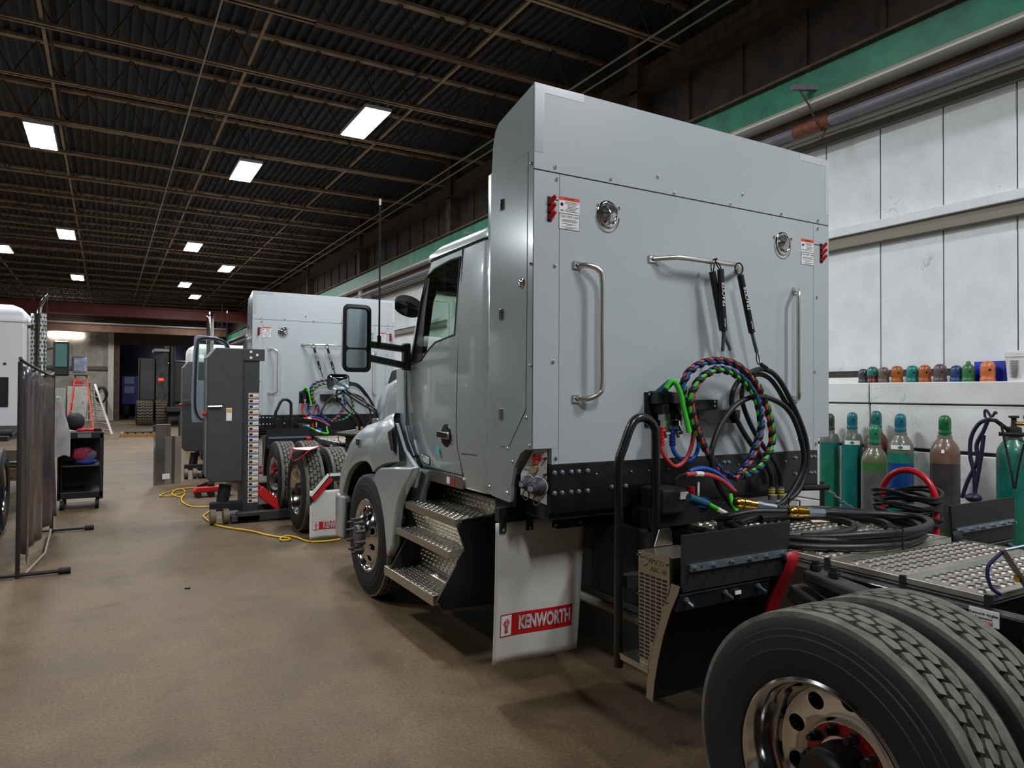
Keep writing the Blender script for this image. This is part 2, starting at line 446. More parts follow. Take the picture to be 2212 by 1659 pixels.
# ---------------------------------------------------------------- high bay lights
M_LENS = mat('lamp_lens', (250, 252, 255), emit=LAMP)
M_HOUS = mat('lamp_housing', (190, 190, 188), .5)
def high_bay(x, y, label, z=6.0, length=1.32, width=.42, grp='high bay ceiling lights'):
    t = thing('high_bay_light', label, 'light', (x, y, z), grp)
    MB().box(x-width/2, x+width/2, y-length/2, y+length/2, z+.012, z+.07).build('housing', M_HOUS, t, bev=.01)
    MB().add([(x-width/2+.02, y-length/2+.02, z+.008), (x-width/2+.02, y+length/2-.02, z+.008), (x+width/2-.02, y+length/2-.02, z+.008), (x+width/2-.02, y-length/2+.02, z+.008)], [(0, 1, 2, 3)]).build('lens', M_LENS, t)
    for s in (-1, 1):
        MB().cyl((x, y+s*length*.4, z+.07), (x, y+s*length*.4, 6.96), .005, n=5).build('hanger', M_CABLE, t)
    return t
HB = [(3.5, 10.75, 'bright rectangular ceiling light nearest the silver cab, above and left of it'),
      (2.28, 14.3, 'bright ceiling light left of the middle, between two roof joists'),
      (-1.0, 14.1, 'large ceiling light near the upper left edge of the view'),
      (-1.0, 22.6, 'ceiling light in the left row, second from the near end'),
      (2.16, 22.6, 'ceiling light in the right row, third from the near end'),
      (-2.75, 25.9, 'ceiling light cut by the left edge of the view'),
      (3.55, 26.0, 'ceiling light above the aisle, rightmost of the middle distance'),
      (-1.0, 31.0, 'ceiling light in the left row, third from the near end'),
      (2.66, 30.8, 'ceiling light above the second lift column, upper of a close pair'),
      (3.4, 34.5, 'ceiling light above the second lift column, lower of a close pair'),
      (-1.0, 46.0-2.5, 'small far ceiling light in the left row beside the red girder'),
      (4.3, 43.5, 'small far ceiling light right of the exhaust stack top')]
for x, y, lb in HB: high_bay(x, y, lb)
for x, y, lb in ((4.9, -.3, 'ceiling light out of view, above the rear of the near tractor'), (2.2, 5.4, 'ceiling light out of view, straight above the near cab door'), (-1.4, 6.0, 'ceiling light out of view, above the floor before the welding curtain'),
              (1.1, -1.6, 'ceiling light out of view, behind the camera'), (-6.5, 8, 'ceiling light out of view, far left of the welding curtain'), (-6.5, 16, 'ceiling light out of view, left of the white truck')):
    high_bay(x, y, lb, grp='ceiling lights out of view')
g = MB().box(-2.9, -1.25, 47.86, 47.955, 4.93, 5.02).build('tube_light', mat('tube_emit2', (255, 245, 235), emit=30)); tag(g, 'long fluorescent tube light on the far wall at left', 'light')

# ================================================================ the silver CNG tractor
PAINT = mat('silver_paint', (170, 180, 181), .28, metal=.3, coat=.8, noise=(2.5, .04))
PANEL = mat('panel_paint', (181, 189, 193), .4, metal=.0, coat=.2, noise=(300, .05))
SIDEP = mat('cabinet_side_paint', (170, 180, 182), .2, metal=.35, coat=.8)
BLACKP = mat('black_paint', (16, 16, 18), .32, coat=.2)
BLACKM = mat('black_matte', (20, 20, 21), .7)
RUBBER = mat('tyre_rubber', (19, 19, 20), .7, noise=(9, .3), bump=(40, .1))
TREADM = mat('tread_dusty', (110, 108, 100), .85, noise=(14, .35), col2=(78, 76, 70))
CHROME = mat('chrome', (215, 213, 208), .09, metal=1.0)
RIMM = mat('polished_rim', (222, 222, 220), .1, metal=1.0, noise=(3, .1))
STEEL = mat('stainless', (178, 172, 160), .28, metal=1.0, noise=(5, .1), stretch=(1, 1, 12))
ALUM = mat('aluminium', (196, 190, 178), .3, metal=1.0, noise=(8, .12))
ZINC = mat('zinc', (150, 162, 172), .4, metal=.85, noise=(20, .15))
BRASS = mat('brass', (208, 164, 78), .22, metal=1.0)
REDP = mat('red_plastic', (190, 20, 28), .4)
REDPAINT = mat('red_paint', (168, 26, 36), .45, noise=(6, .2))
GLASS = mat('dark_glass', (20, 26, 28), .03, coat=.3, alpha=.55)
TINT = mat('tint_glass', (222, 240, 230), .02, trans=1.0)
WHITEP = mat('white_sheet', (214, 212, 208), .5, noise=(4, .06))
LABELW = mat('label_white', (236, 236, 234), .4)
INK = mat('ink_black', (26, 26, 28), .6)
KRED = mat('banner_red', (190, 24, 32), .45)
ORANGE = mat('label_orange', (222, 78, 32), .5)
CHARC = mat('charcoal_plastic', (58, 60, 66), .5)

TX = 3.185                                    # centre line of the lane
truck = thing('semi_truck', 'silver tractor truck nearest the camera with tall flat cabinet behind the cab', 'truck', (TX, 3.15, 0), 'silver tractors in the right lane')

def boolean(a, cuts):
    """a minus cuts (all MBs), returned as an MB"""
    oa = a.build('ba', PAINT); 
    for c in cuts:
        oc = c.build('bc', PAINT)
        md = oa.modifiers.new('b', 'BOOLEAN'); md.operation = 'DIFFERENCE'; md.solver = 'EXACT'; md.object = oc
    dg = bpy.context.evaluated_depsgraph_get()
    me = bpy.data.meshes.new_from_object(oa.evaluated_get(dg))
    r = MB(); r.add([v.co.copy() for v in me.vertices], [tuple(p.vertices) for p in me.polygons])
    for md in list(oa.modifiers): 
        o2 = md.object; oa.modifiers.remove(md); bpy.data.objects.remove(o2)
    bpy.data.objects.remove(oa); bpy.data.meshes.remove(me)
    return r

def mirror(mb, cx=TX):
    r = MB(); r.v = [Vector((2*cx-v.x, v.y, v.z)) for v in mb.v]; r.f = [f[::-1] for f in mb.f]; r.mi = list(mb.mi)
    return r
def copies(first, pts, parent, w0):
    """linked copies of a small part at other points (w0 = where the first was built)"""
    for p in pts:
        c = first.copy(); COL.objects.link(c); c.parent = parent; c.location = Vector(p)-Vector(w0)

# ---------------- gas cabinet behind the cab
XL, XR, YB = 1.956, 4.414, 3.15
prof_side = [(3.16, 1.45), (3.16, 3.405), (3.54, 3.32), (3.585, 3.28), (3.612, 3.2), (3.63, 3.0), (3.66, 1.17), (3.60, 1.15), (3.40, 1.138),
             (3.378, 1.145), (3.379, 1.231), (3.349, 1.337), (3.28, 1.419), (3.226, 1.446)]
b = MB(); b.yz(prof_side, XL, 2.075); b.yz(prof_side, XR-.119, XR)
b.yz([(3.16, 1.366), (3.16, 3.405), (3.54, 3.32), (3.585, 3.28), (3.612, 3.2), (3.63, 3.0), (3.66, 1.17), (3.4, 1.366)], 2.075, XR-.119)
cabinet = b.build('gas_cabinet', SIDEP, truck)
fr = [(XL+.001, 3.63), (XL+.012, 3.69), (XL+.045, 3.745), (XL+.11, 3.78)]
MB().xy(fr+[(2*TX-x, y) for x, y in fr[::-1]], 1.17, 3.05).build('cabinet_front', SIDEP, cabinet, smooth=40)
# rear skin: separate sheets with open seams
MB().box(XL, XR, 3.155, 3.162, 1.46, 3.405).build('seam_backing', INK, cabinet)
sk = [(XL, XR, 2.948, 3.412), (XL, 2.118, 1.452, 2.942), (2.12, 4.246, 1.366, 2.942), (4.249, XR, 1.452, 2.942)]
for x0, x1, z0, z1 in sk:
    MB().box(x0, x1, YB, 3.156, z0, z1).build('rear_sheet', PANEL, cabinet, bev=.0015, seg=1)
MB().box(2.075, 2.118, YB, 3.156, 1.366, 1.452).build('rear_sheet', PANEL, cabinet)
MB().box(4.249, 4.295, YB, 3.156, 1.366, 1.452).build('rear_sheet', PANEL, cabinet)
TAPE = mat('protect_film', (196, 202, 204), .3, coat=.3)
MB().xz([(XL+.002, 3.408), (2.28, 3.412), (2.28, 3.365), (2.02, 3.365), (2.012, 3.04), (XL+.002, 3.04)], 3.1485, 3.1499).build('film_tape', mat('film_grey', (168, 175, 180), .3, metal=.1), cabinet)
MB().xz([(4.1, 3.408), (XR-.002, 3.408), (XR-.002, 3.02), (4.375, 3.02), (4.375, 3.362), (4.1, 3.362)], 3.1485, 3.1499).build('film_tape', TAPE, cabinet)
# side access door with gap, hinges, lock
dpoly = [(3.213, 3.051), (3.382, 3.031), (3.44, 2.975), (3.472, 2.9), (3.486, 2.80), (3.489, 2.677), (3.494, 1.588), (3.49, 1.446), (3.407, 1.446), (3.224, 1.661)]
for sgn in (0, 1):
    bb = MB().yz([(y+(.004 if y > 3.35 else -.004), z+(.004 if z > 2 else -.004)) for y, z in dpoly], XL-.0004, XL)
    dd = MB().yz(dpoly, XL-.003, XL-.0004)
    if sgn: bb, dd = mirror(bb), mirror(dd)
    bb.build('door_gap', INK, cabinet)
    dr = dd.build('access_door', SIDEP, cabinet)
for z in (2.83, 2.2, 1.63):
    MB().box(XL-.008, XL, 3.465, 3.515, z-.03, z+.03).cyl((XL-.01, 3.49, z-.03), (XL-.01, 3.49, z+.03), .007, n=8).build('hinge', CHROME, cabinet, bev=.002)
MB().lathe([(.028, 0), (.03, .006), (.022, .012), (.01, .014)], (XL, 3.265, 2.35), (-1, 0, 0), 14).build('lock', CHROME, cabinet, smooth=40)
def screw_mb(p, ax, r=.011): return MB().lathe([(r, 0), (r, .003), (r*.75, .009), (r*.25, .0115)], p, ax, 8)
sp = [(2.09, 2.975), (2.1, 2.91), (2.47, 2.97), (2.82, 3.04), (2.95, 2.96), (3.54, 3.04), (3.43, 2.965), (3.91, 2.96), (4.29, 2.965), (4.29, 2.91),
      (2.09, 2.44), (2.08, 1.92), (2.10, 1.40), (4.28, 2.43), (4.26, 1.91), (4.27, 1.41), (2.38, 2.81), (2.53, 2.815), (3.84, 2.80), (4.01, 2.805)]
p0 = Vector((sp[0][0], YB, sp[0][1]))
s0 = screw_mb(p0, (0, -1, 0)).build('screw', CHROME, cabinet, smooth=40)
copies(s0, [(x, YB, z) for x, z in sp[1:]], cabinet, p0)
sp2 = [(3.175, 2.98), (3.175, 2.44), (3.175, 1.9), (3.22, 1.62), (3.42, 1.44), (3.18, 1.47), (3.365, 1.37), (3.42, 1.19), (3.63, 1.2)]
p0 = Vector((XL, *sp2[0])); s0 = screw_mb(p0, (-1, 0, 0), .009).build('screw', CHROME, cabinet, smooth=40)
copies(s0, [(XL, y, z) for y, z in sp2[1:]], cabinet, p0)
# stickers, vent slots, lamps
for x0, x1, rdir in ((2.115, 2.25, -1), (4.115, 4.245, 1)):
    st = MB().box(x0, x1, YB-.002, YB, 2.733, 2.82).build('warning_label', LABELW, cabinet)
    MB().box(x0, x1, YB-.0026, YB-.002, 2.803, 2.822).build('label_header', ORANGE, st)
    text_mesh('WARNING', .014, ((x0+x1)/2, YB-.003, 2.8125), (1, 0, 0), (0, 0, 1), .0003).build('lettering', INK, st)
    ln = MB()
    for k in range(7):
        xa = x0+.04+(.015 if 1 < k < 5 else 0); ln.box(xa, x1-.008-.01*(k % 3), YB-.0028, YB-.002, 2.794-k*.0085, 2.7965-k*.0085)
    ln.lathe([(.012, 0)], (x0+.018, YB-.0028, 2.78), (0, -1, 0), 4).box(x0+.008, x0+.03, YB-.0028, YB-.002, 2.745, 2.75)
    ln.build('print_lines', INK, st)
    st = MB().box(x0, x1, YB-.002, YB, 2.645, 2.73).build('vent_label', INK, cabinet)
    MB().box(x0+.002, x1-.002, YB-.0024, YB-.002, 2.647, 2.728).build('label_face', LABELW, st)
    text_mesh('CNG VENT LINE', .0165, ((x0+x1)/2, YB-.0028, 2.715), (1, 0, 0), (0, 0, 1), .0003).build('lettering', INK, st)
    ln = MB()
    for k, wd in enumerate((.09, .11, .1, 0, .095, .04, 0, .105, .06)):
        if wd: ln.box((x0+x1)/2-wd/2, (x0+x1)/2+wd/2, YB-.0029, YB-.0024, 2.698-k*.0058, 2.7003-k*.0058)
    ln.build('print_lines', INK, st)
for x0 in (2.04, 4.315):
    sl = MB().box(x0, x0+.027, YB-.004, YB, 2.675, 2.81).build('vent_slot', INK, cabinet)
    for k in range(3):
        z = 2.79-k*.042
        MB().lathe([(.0115, 0), (.012, .03), (.011, .05), (.005, .056)], (x0+.012, YB-.004, z-.02), (.35, -.55, .75), 10).build('red_cap', REDP, sl, smooth=40)
    MB().cyl((x0+.03, YB-.002, 2.8), (x0+.07 if x0 < 3 else x0-.06, YB-.002, 2.797), .002, n=4).build('label_wire', INK, sl)
for xc in (2.445, 3.925):
    lp = MB().lathe([(.078, 0), (.078, .006), (.07, .012), (.064, .012), (.06, .004)], (xc, YB, 2.765), (0, -1, 0), 28, cap1=False).build('utility_lamp', CHROME, cabinet, smooth=40)
    MB().lathe([(.062, .004), (.045, .02), (.02, .03), (.006, .034)], (xc, YB, 2.765), (0, -1, 0), 20).build('lamp_reflector', mat('lamp_facets', (190, 190, 194), .12, metal=.9), lp)
    fc = MB()
    for k in range(8):
        a = k*math.pi/4
        fc.bar((xc+.012*math.cos(a), YB-.033, 2.765+.012*math.sin(a)), (xc+.055*math.cos(a), YB-.014, 2.765+.055*math.sin(a)), .006, .003, (0, 1, 0))
    fc.build('lens_rib', CHROME, lp)
    MB().tube([(xc+.08*math.cos(t), YB-.006, 2.752+.085*math.sin(t)) for t in [math.pi+k*math.pi/10 for k in range(11)]], .003, 5).build('lens_rim', CHROME, lp, smooth=60)
# grab handles and hose bar
def handle(pts, r, name, feet):
    h = MB().tube(spline(pts, 6), r, 10).build(name, mat('satin_steel', (222, 220, 214), .36, metal=1.0), cabinet, smooth=50)
    for (x, z) in feet:
        MB().box(x-.035, x+.02, YB-.012, YB, z-.022, z+.022).build('mount', CHROME, h, bev=.004)
        screw_mb(Vector((x-.012, YB-.012, z)), (0, -1, 0), .009).build('bolt', ZINC, h, smooth=40)
for xh, sg in ((2.35, 1), (3.985, -1)):
    handle([(xh-.11*sg if sg > 0 else xh+.05, YB-.01, 2.455), (xh-.07*sg if sg > 0 else xh+.03, YB-.05, 2.452), (xh-.025 if sg > 0 else xh+.008, YB-.075, 2.43), (xh, YB-.082, 2.37), (xh, YB-.082, 2.1), (xh, YB-.082, 1.81),
            (xh-.02 if sg > 0 else xh+.008, YB-.075, 1.75), (xh-.07*sg if sg > 0 else xh+.03, YB-.05, 1.722), (xh-.11*sg if sg > 0 else xh+.05, YB-.01, 1.72)], .0165, 'grab_handle',
           [(xh-.11 if sg > 0 else xh+.07, 2.455), (xh-.11 if sg > 0 else xh+.07, 1.72)])
handle([(2.78, YB-.01, 2.545), (2.84, YB-.05, 2.55), (2.92, YB-.09, 2.553), (3.15, YB-.095, 2.553), (3.38, YB-.09, 2.553), (3.45, YB-.05, 2.55), (3.49, YB-.01, 2.545)], .0155, 'hose_bar', [(2.78, 2.545), (3.51, 2.545)])
# CNG diamond
dm = MB().xz([(4.06, 1.443), (4.135, 1.487), (4.21, 1.443), (4.135, 1.399)], YB-.002, YB).build('cng_diamond', LABELW, cabinet)
MB().xz([(4.07, 1.443), (4.135, 1.48), (4.2, 1.443), (4.135, 1.406)], YB-.003, YB-.002).build('diamond_face', mat('diamond_blue', (24, 60, 150), .4), dm)
# black mounting plate and its bolts
plate = MB().box(2.065, 4.288, YB-.002, YB+.02, 1.10, 1.364).build('mounting_plate', BLACKP, truck, bev=.002, seg=1)
bp_ = [(2.09, 1.32), (2.14, 1.32), (2.2, 1.32), (2.25, 1.32), (2.31, 1.32), (2.09, 1.21), (2.14, 1.21), (2.2, 1.21), (2.25, 1.21), (2.31, 1.21), (2.48, 1.22),
       (3.37, 1.32), (3.41, 1.32), (4.05, 1.32), (4.21, 1.32), (4.25, 1.32), (4.05, 1.21), (4.21, 1.21), (4.25, 1.21), (2.58, 1.22)]
p0 = Vector((bp_[0][0], YB-.002, bp_[0][1]))
s0 = MB().lathe([(.0155, 0), (.0155, .004), (.011, .005), (.011, .014), (.008, .016)], p0, (0, -1, 0), 6).build('bolt', ZINC, plate)
copies(s0, [(x, YB-.002, z) for x, z in bp_[1:]], plate, p0)
p0 = Vector((2.37, YB-.002, 1.3)); s0 = screw_mb(p0, (0, -1, 0), .008).build('rivet', ZINC, plate, smooth=40)
copies(s0, [(x, YB-.002, z) for x, z in ((2.52, 1.3), (2.62, 1.3), (2.75, 1.3), (2.9, 1.3), (3.15, 1.3), (3.5, 1.3), (3.95, 1.3))], plate, p0)
# fuelling recess on the left corner: the plate is set at an angle, facing rear left
rec = MB().box(1.975, 2.15, 3.36, 3.37, 1.12, 1.45).build('fuel_recess', INK, truck)
FA, FB = Vector((2.064, 3.156, 0)), Vector((1.970, 3.302, 0))
FU = (FB-FA).normalized(); FN = Vector((-FU.y, FU.x, 0))
if FN.y > 0: FN = -FN
def fpt(px, py, off=0.0):
    d = PT(px, py, y=3.2)-Vector((0, 0, CAM_H)); t = (FA-Vector((0, 0, CAM_H))).dot(FN)/d.dot(FN)
    return Vector((0, 0, CAM_H))+d*t+FN*off
fpoly = [fpt(1181, 971), fpt(1152, 973), fpt(1125, 1023), fpt(1124, 1068), fpt(1181, 1091)]
fp = MB().prism(fpoly, -FN*.004).build('fuel_panel', mat('fuel_plate', (214, 214, 216), .4, metal=.1), truck)
for (px, py, r, L) in ((1136, 1044, .043, .10), (1158, 1052, .053, .115)):
    c = fpt(px+9, py-2)
    cp = MB().lathe([(r, 0), (r, .018), (r*.93, .02), (r*.93, .027), (r, .029), (r*.85, .05), (r*.55, .062), (r*.5, L), (r*.42, L+.008)], c, FN, 22).build('filler_cap', CHARC, fp, smooth=35)
    lz = c+FN*.05+Vector((0, 0, -r-.02))
    MB().tube([lz+FU*.018*math.cos(t)+Vector((0, 0, .026*math.sin(t))) for t in [k*2*math.pi/14 for k in range(14)]], .004, 6, closed=True).build('cap_leash', CHARC, cp, smooth=60)
    MB().tube([c+FN*.024+(FU*math.cos(t)+Vector((0, 0, 1))*math.sin(t))*r*.98 for t in [k*2*math.pi/20 for k in range(20)]], .0025, 5, closed=True).build('cap_band', LABELW, cp, smooth=60)
    MB().lathe([(r*.3, 0), (r*.3, .0006)], c+FN*(L+.008), FN, 10).build('cap_mark', mat('mark_grey', (150, 150, 156), .5), cp)
c = fpt(1155, 1013)
gg = MB().lathe([(.026, 0), (.026, .018), (.023, .022)], c, FN, 20).build('gauge', BRASS, fp, smooth=40)
MB().lathe([(.022, .0215), (.022, .0225)], c, FN, 20).build('gauge_face', mat('gauge_face', (150, 150, 130), .3), gg)
c = fpt(1167, 990)
vv = MB().lathe([(.014, 0), (.014, .025)], c, FN, 12).build('valve', REDPAINT, fp, smooth=40)
c2 = fpt(1158, 991, .028)
MB().bar(c+FN*.028, c2, .012, .014).bar(c2+Vector((0, 0, -.03)), c2+Vector((0, 0, .03)), .014, .012, (0, 1, 0)).build('valve_lever', REDP, vv, bev=.003)
text_mesh('Agility', .012, fpt(1137, 1014, .001), -FU, (0, 0, 1), .0003).build('lettering', INK, fp)
for py in (990, 1025): MB().cyl(fpt(1180, py), fpt(1180, py, .03), .006, n=8).build('fitting', BLACKM, fp)

# ---------------- chassis
ch = MB()
for x0 in (2.77, 3.52): ch.box(x0, x0+.08, -.75, 6.9, .70, .965)
for yy in (-.6, .75, 2.3, 3.3, 4.4, 6.5): ch.box(2.8, 3.57, yy-.06, yy+.06, .72, .94)
frame = ch.build('frame', BLACKP, truck, bev=.006)
fb = [(2.77, y, z) for y, z in ((1.98, .92), (1.88, .9), (1.62, .91), (1.52, .89), (1.2, .9), (2.5, .9), (2.7, .85), (1.75, .78), (1.3, .78))]
p0 = Vector(fb[0]); s0 = MB().lathe([(.02, 0), (.02, .006), (.013, .007), (.013, .022)], p0, (-1, 0, 0), 6).build('frame_bolt', BLACKM, frame)
copies(s0, fb[1:], frame, p0)
# air ride sticker on the rail
st = MB().box(2.766, 2.77, 1.295, 1.395, .915, .972).build('suspension_label', LABELW, frame)
text_mesh('Kenworth Airglide', .013, (2.765, 1.345, .956), (0, -1, 0), (0, 0, 1), .0003).build('lettering', INK, st)
text_mesh('Suspension', .013, (2.765, 1.345, .941), (0, -1, 0), (0, 0, 1), .0003).build('lettering', INK, st)
MB().box(2.7645, 2.766, 1.315, 1.37, .921, .932).build('banner', KRED, st)
text_mesh('KENWORTH', .0105, (2.764, 1.3425, .9265), (0, -1, 0), (0, 0, 1), .0003).build('lettering', LABELW, st)
# suspension arms, axles
for yy in (1.45, .1):
    ax = MB().cyl((2.2, yy, .52), (4.17, yy, .52), .075, n=12).sphere((TX, yy, .52), .2, 12, 8).build('axle', BLACKM, truck, smooth=50)
    for xx in (2.66, 3.71):
        MB().bar((xx, yy+.62, .88), (xx, yy-.1, .62), .09, .07).build('suspension_arm', mat('cast_arm', (58, 56, 52), .7, noise=(12, .4)), ax, bev=.01)
        MB().lathe([(.13, 0), (.15, .05), (.15, .2), (.12, .27)], (xx, yy-.3, .58), (0, 0, 1), 16).build('air_spring', RUBBER, ax, smooth=40)
MB().cyl((2.15, 5.86, .5), (4.22, 5.86, .5), .06, n=10).build('axle', BLACKM, truck, smooth=50)
# torque arm seen above the near wheel
MB().prism([(2.62, 2.0, .99), (2.72, 2.0, .99), (2.72, 1.5, .93), (2.62, 1.5, .93)], (0, 0, -.05)).build('suspension_bracket', mat('cast_arm', (58, 56, 52), .7), truck, bev=.012)
for yy, zz in ((1.97, .99), (1.88, .98)):
    MB().lathe([(.024, 0), (.024, .02), (.016, .022), (.016, .04)], (2.67, yy, zz), (0, 0, 1), 6).build('bracket_bolt', BLACKM, truck)

# ---------------- catwalk of punched aluminium
CWX0, CWX1 = 2.86, 3.87
CAT = mat('catwalk_alu', (186, 181, 170), .38, metal=.9, noise=(10, .2))
HOLE = mat('catwalk_hole', (16, 15, 14), .9)
def catwalk(y0, y1, x0=CWX0, x1=CWX1):
    pl = MB().box(x0, x1, y0, y1, .972, 1.0).build('catwalk_panel', CAT, truck, bev=.004)
    g = MB(); ny = int((y1-y0-.05)/.05); nx = int((x1-x0-.06)/.055)
    for i in range(ny):
        for k in range(nx):
            cx_ = x0+.045+k*.055+(.0275 if i % 2 else 0); cy_ = y0+.045+i*.05
            if cx_ > x1-.03: continue
            o = Vector((cx_, cy_, 1.0)); n = 8; vs = []
            for r, h in ((.0245, 0), (.0195, .0065), (.0175, .0068), (.0168, .0058)):
                for q in range(n):
                    t = 2*math.pi*q/n; vs.append(o+Vector((r*math.cos(t), r*.82*math.sin(t), h)))
            g.cm = 0; g.add(vs, [(a*n+q, a*n+(q+1) % n, (a+1)*n+(q+1) % n, (a+1)*n+q) for a in range(3) for q in range(n)])
            g.cm = 1; g.add(vs[24:], [tuple(range(8))])
    ob = g.build('grip_buttons', [CAT, HOLE], pl); ob['kind'] = 'stuff'
    for xx in (x0+.0,): MB().box(xx-.006, xx+.012, y0-.012, y0+.012, .965, 1.004).build('edge_clip', BLACKM, pl)
    return pl
for y0, y1 in ((1.375, 1.695), (1.70, 2.045), (2.05, 2.5)): catwalk(y0, y1)
catwalk(2.505, 3.12, 2.92, 3.93)
MB().box(2.83, 3.9, 1.36, 3.12, .955, .971).build('catwalk_support', BLACKP, truck)
# fifth wheel
fw = MB().lathe([(.47, 0), (.5, .02), (.5, .045), (.46, .05), (.06, .04)], (TX, .72, 1.14), (0, 0, 1), 32).build('fifth_wheel', mat('greasy_steel', (84, 80, 72), .4, metal=.6, noise=(4, .3)), truck, smooth=30)
MB().box(2.86, 3.5, .5, .95, .97, 1.14).build('fifth_wheel_mount', BLACKM, fw)

# ---------------- wheels
RT = .52
def tyre_parts(xo, sgn, yc, parent, tread=True, rows=3):
    """one tyre: xo = outer face x, sgn=+1 body lies towards +x"""
    o = (xo, yc, RT); ax = (sgn, 0, 0)
    pr = [(.300, .035), (.315, .012), (.35, .004), (.40, 0), (.402, .003), (.44, .004), (.443, .0085), (.462, .010), (.465, .014), (.49, .018), (.505, .028), (.506, .24), (.49, .262), (.44, .276), (.38, .28), (.315, .268), (.300, .245)]
    t = MB().lathe(pr, o, ax, 72, cap0=False, cap1=False).build('tyre', RUBBER, parent, smooth=28)
    tr = MB()
    # shoulder ribs
    for a, b_ in ((.024, .068), (.212, .256)):
        n = 88; rows_ = []
        for (h, r) in ((a, .495), (a+.004, .517), (b_-.004, .52), (b_, .506)):
            row = []
            for i in range(n):
                tt = 2*math.pi*i/n; hh = h
                if (b_ < .1 and h > .05) or (a > .1 and h < .23): hh += .005*(1 if (i//2) % 2 else -1)
                row.append(Vector((xo+sgn*hh, yc+r*math.cos(tt), RT+r*math.sin(tt))))
            rows_.append(row)
        if b_ > .1: rows_ = rows_[::-1]; rows_ = [[Vector((v.x, v.y, v.z)) for v in rw] for rw in rows_]
        tr.grid(rows_, flip=(sgn < 0) != (b_ > .1), closed=True)
    nb = 42; dt = 2*math.pi/nb
    for j in range(rows):
        hc = .0975+j*.0425; off = dt*(.5 if j % 2 else 0)
        for i in range(nb):
            t0 = i*dt+off
            base = []; top = []
            for (u, v) in ((-.47, -.3), (-.16, -1), (.34, -1), (.47, .3), (.16, 1), (-.34, 1)):
                tt = t0+u*dt*.98; h = hc+v*.0178
                base.append(Vector((xo+sgn*h, yc+.505*math.cos(tt), RT+.505*math.sin(tt))))
                top.append(Vector((xo+sgn*h, yc+.52*math.cos(tt), RT+.52*math.sin(tt))))
            fs = [(6, 7, 8, 9, 10, 11)]+[(q, (q+1) % 6, 6+(q+1) % 6, 6+q) for q in range(6)]
            if sgn > 0: fs = [f[::-1] for f in fs]
            tr.add(base+top, fs)
    tr.build('tread', TREADM, parent, smooth=20)
    return t
def disc_with_holes(prof, o, ax, holes, hr, rad, n=60):
    a = MB().lathe(prof[::-1], o, ax, n, ring=True)
    d = Vector(ax); e1 = Vector((0, 1, 0)); e2 = Vector((0, 0, 1)); cut = MB()
    for k in range(holes):
        t = 2*math.pi*(k+.5)/holes; c = Vector(o)+(e1*math.cos(t)+e2*math.sin(t))*rad
        cut.cyl(c-d*.3, c+d*.4, hr, n=16)
    return boolean(a, [cut])
_cache = {}
def rear_wheel(left, yc, name='dual_wheel'):
    sg = 1 if left else -1; xo = 1.96 if left else 2*TX-1.96
    key = ('r', left)
    if key in _cache:
        c = copy_tree(_cache[key], truck); c.location.y = yc-_cache['y']; return c
    root = MB().lathe([(.085, .12), (.085, .45), (.2, .46), (.2, .5)], (xo, yc, RT), (sg, 0, 0), 24).build(name, mat('brake_drum', (60, 50, 46), .8), truck, smooth=40)
    tyre_parts(xo, sg, yc, root)
    tyre_parts(xo+sg*.335, sg, yc, root)
    pr = [(.300, .036), (.312, .022), (.312, .017), (.302, .012), (.294, .016), (.288, .034), (.276, .046), (.272, .085), (.262, .10), (.258, .15), (.253, .165)]
    MB().lathe(pr, (xo, yc, RT), (sg, 0, 0), 64, cap0=False, cap1=False).build('rim', RIMM, root, smooth=50)
    dp = [(.256, .16), (.24, .172), (.18, .178), (.155, .17), (.145, .155), (.09, .152), (.09, .175), (.15, .18), (.16, .195), (.256, .20)]
    mbd = disc_with_holes(dp, (xo, yc, RT), (sg, 0, 0), 10, .03, .212)
    mbd.build('wheel_disc', RIMM, root, smooth=35)
    MB().lathe([(.142, .154), (.142, .15), (.1, .15)], (xo, yc, RT), (sg, 0, 0), 40, cap0=False, cap1=False).build('hub_ring', REDP, root)
    MB().lathe([(.09, .16), (.088, .06), (.08, .05), (.075, .02), (.02, .016)], (xo, yc, RT), (sg, 0, 0), 28, cap0=False).build('hub', mat('hub_iron', (34, 31, 30), .5, metal=.4), root, smooth=35)
    for k in range(10):
        t = 2*math.pi*k/10; c = Vector((xo+sg*.154, yc+.122*math.cos(t), RT+.122*math.sin(t)))
        m_ = MB().lathe([(.021, 0), (.021, .004), (.0165, .006), (.0165, .03), (.012, .033), (.0105, .055)], c, (-sg, 0, 0), 8)
        m_.build('lug_nut', mat('lug_black', (28, 27, 28), .45), root, smooth=35)
    for k in range(8):
        t = 2*math.pi*(k+.5)/8; c = Vector((xo+sg*.05, yc+.062*math.cos(t), RT+.062*math.sin(t)))
        MB().lathe([(.011, 0), (.011, .016)], c, (-sg, 0, 0), 6).build('hub_bolt', mat('lug_black', (28, 27, 28), .45), root)
    _cache[key] = root; _cache['y'] = yc
    return root
for left in (True, False):
    for yc in (1.45, .10): rear_wheel(left, yc)
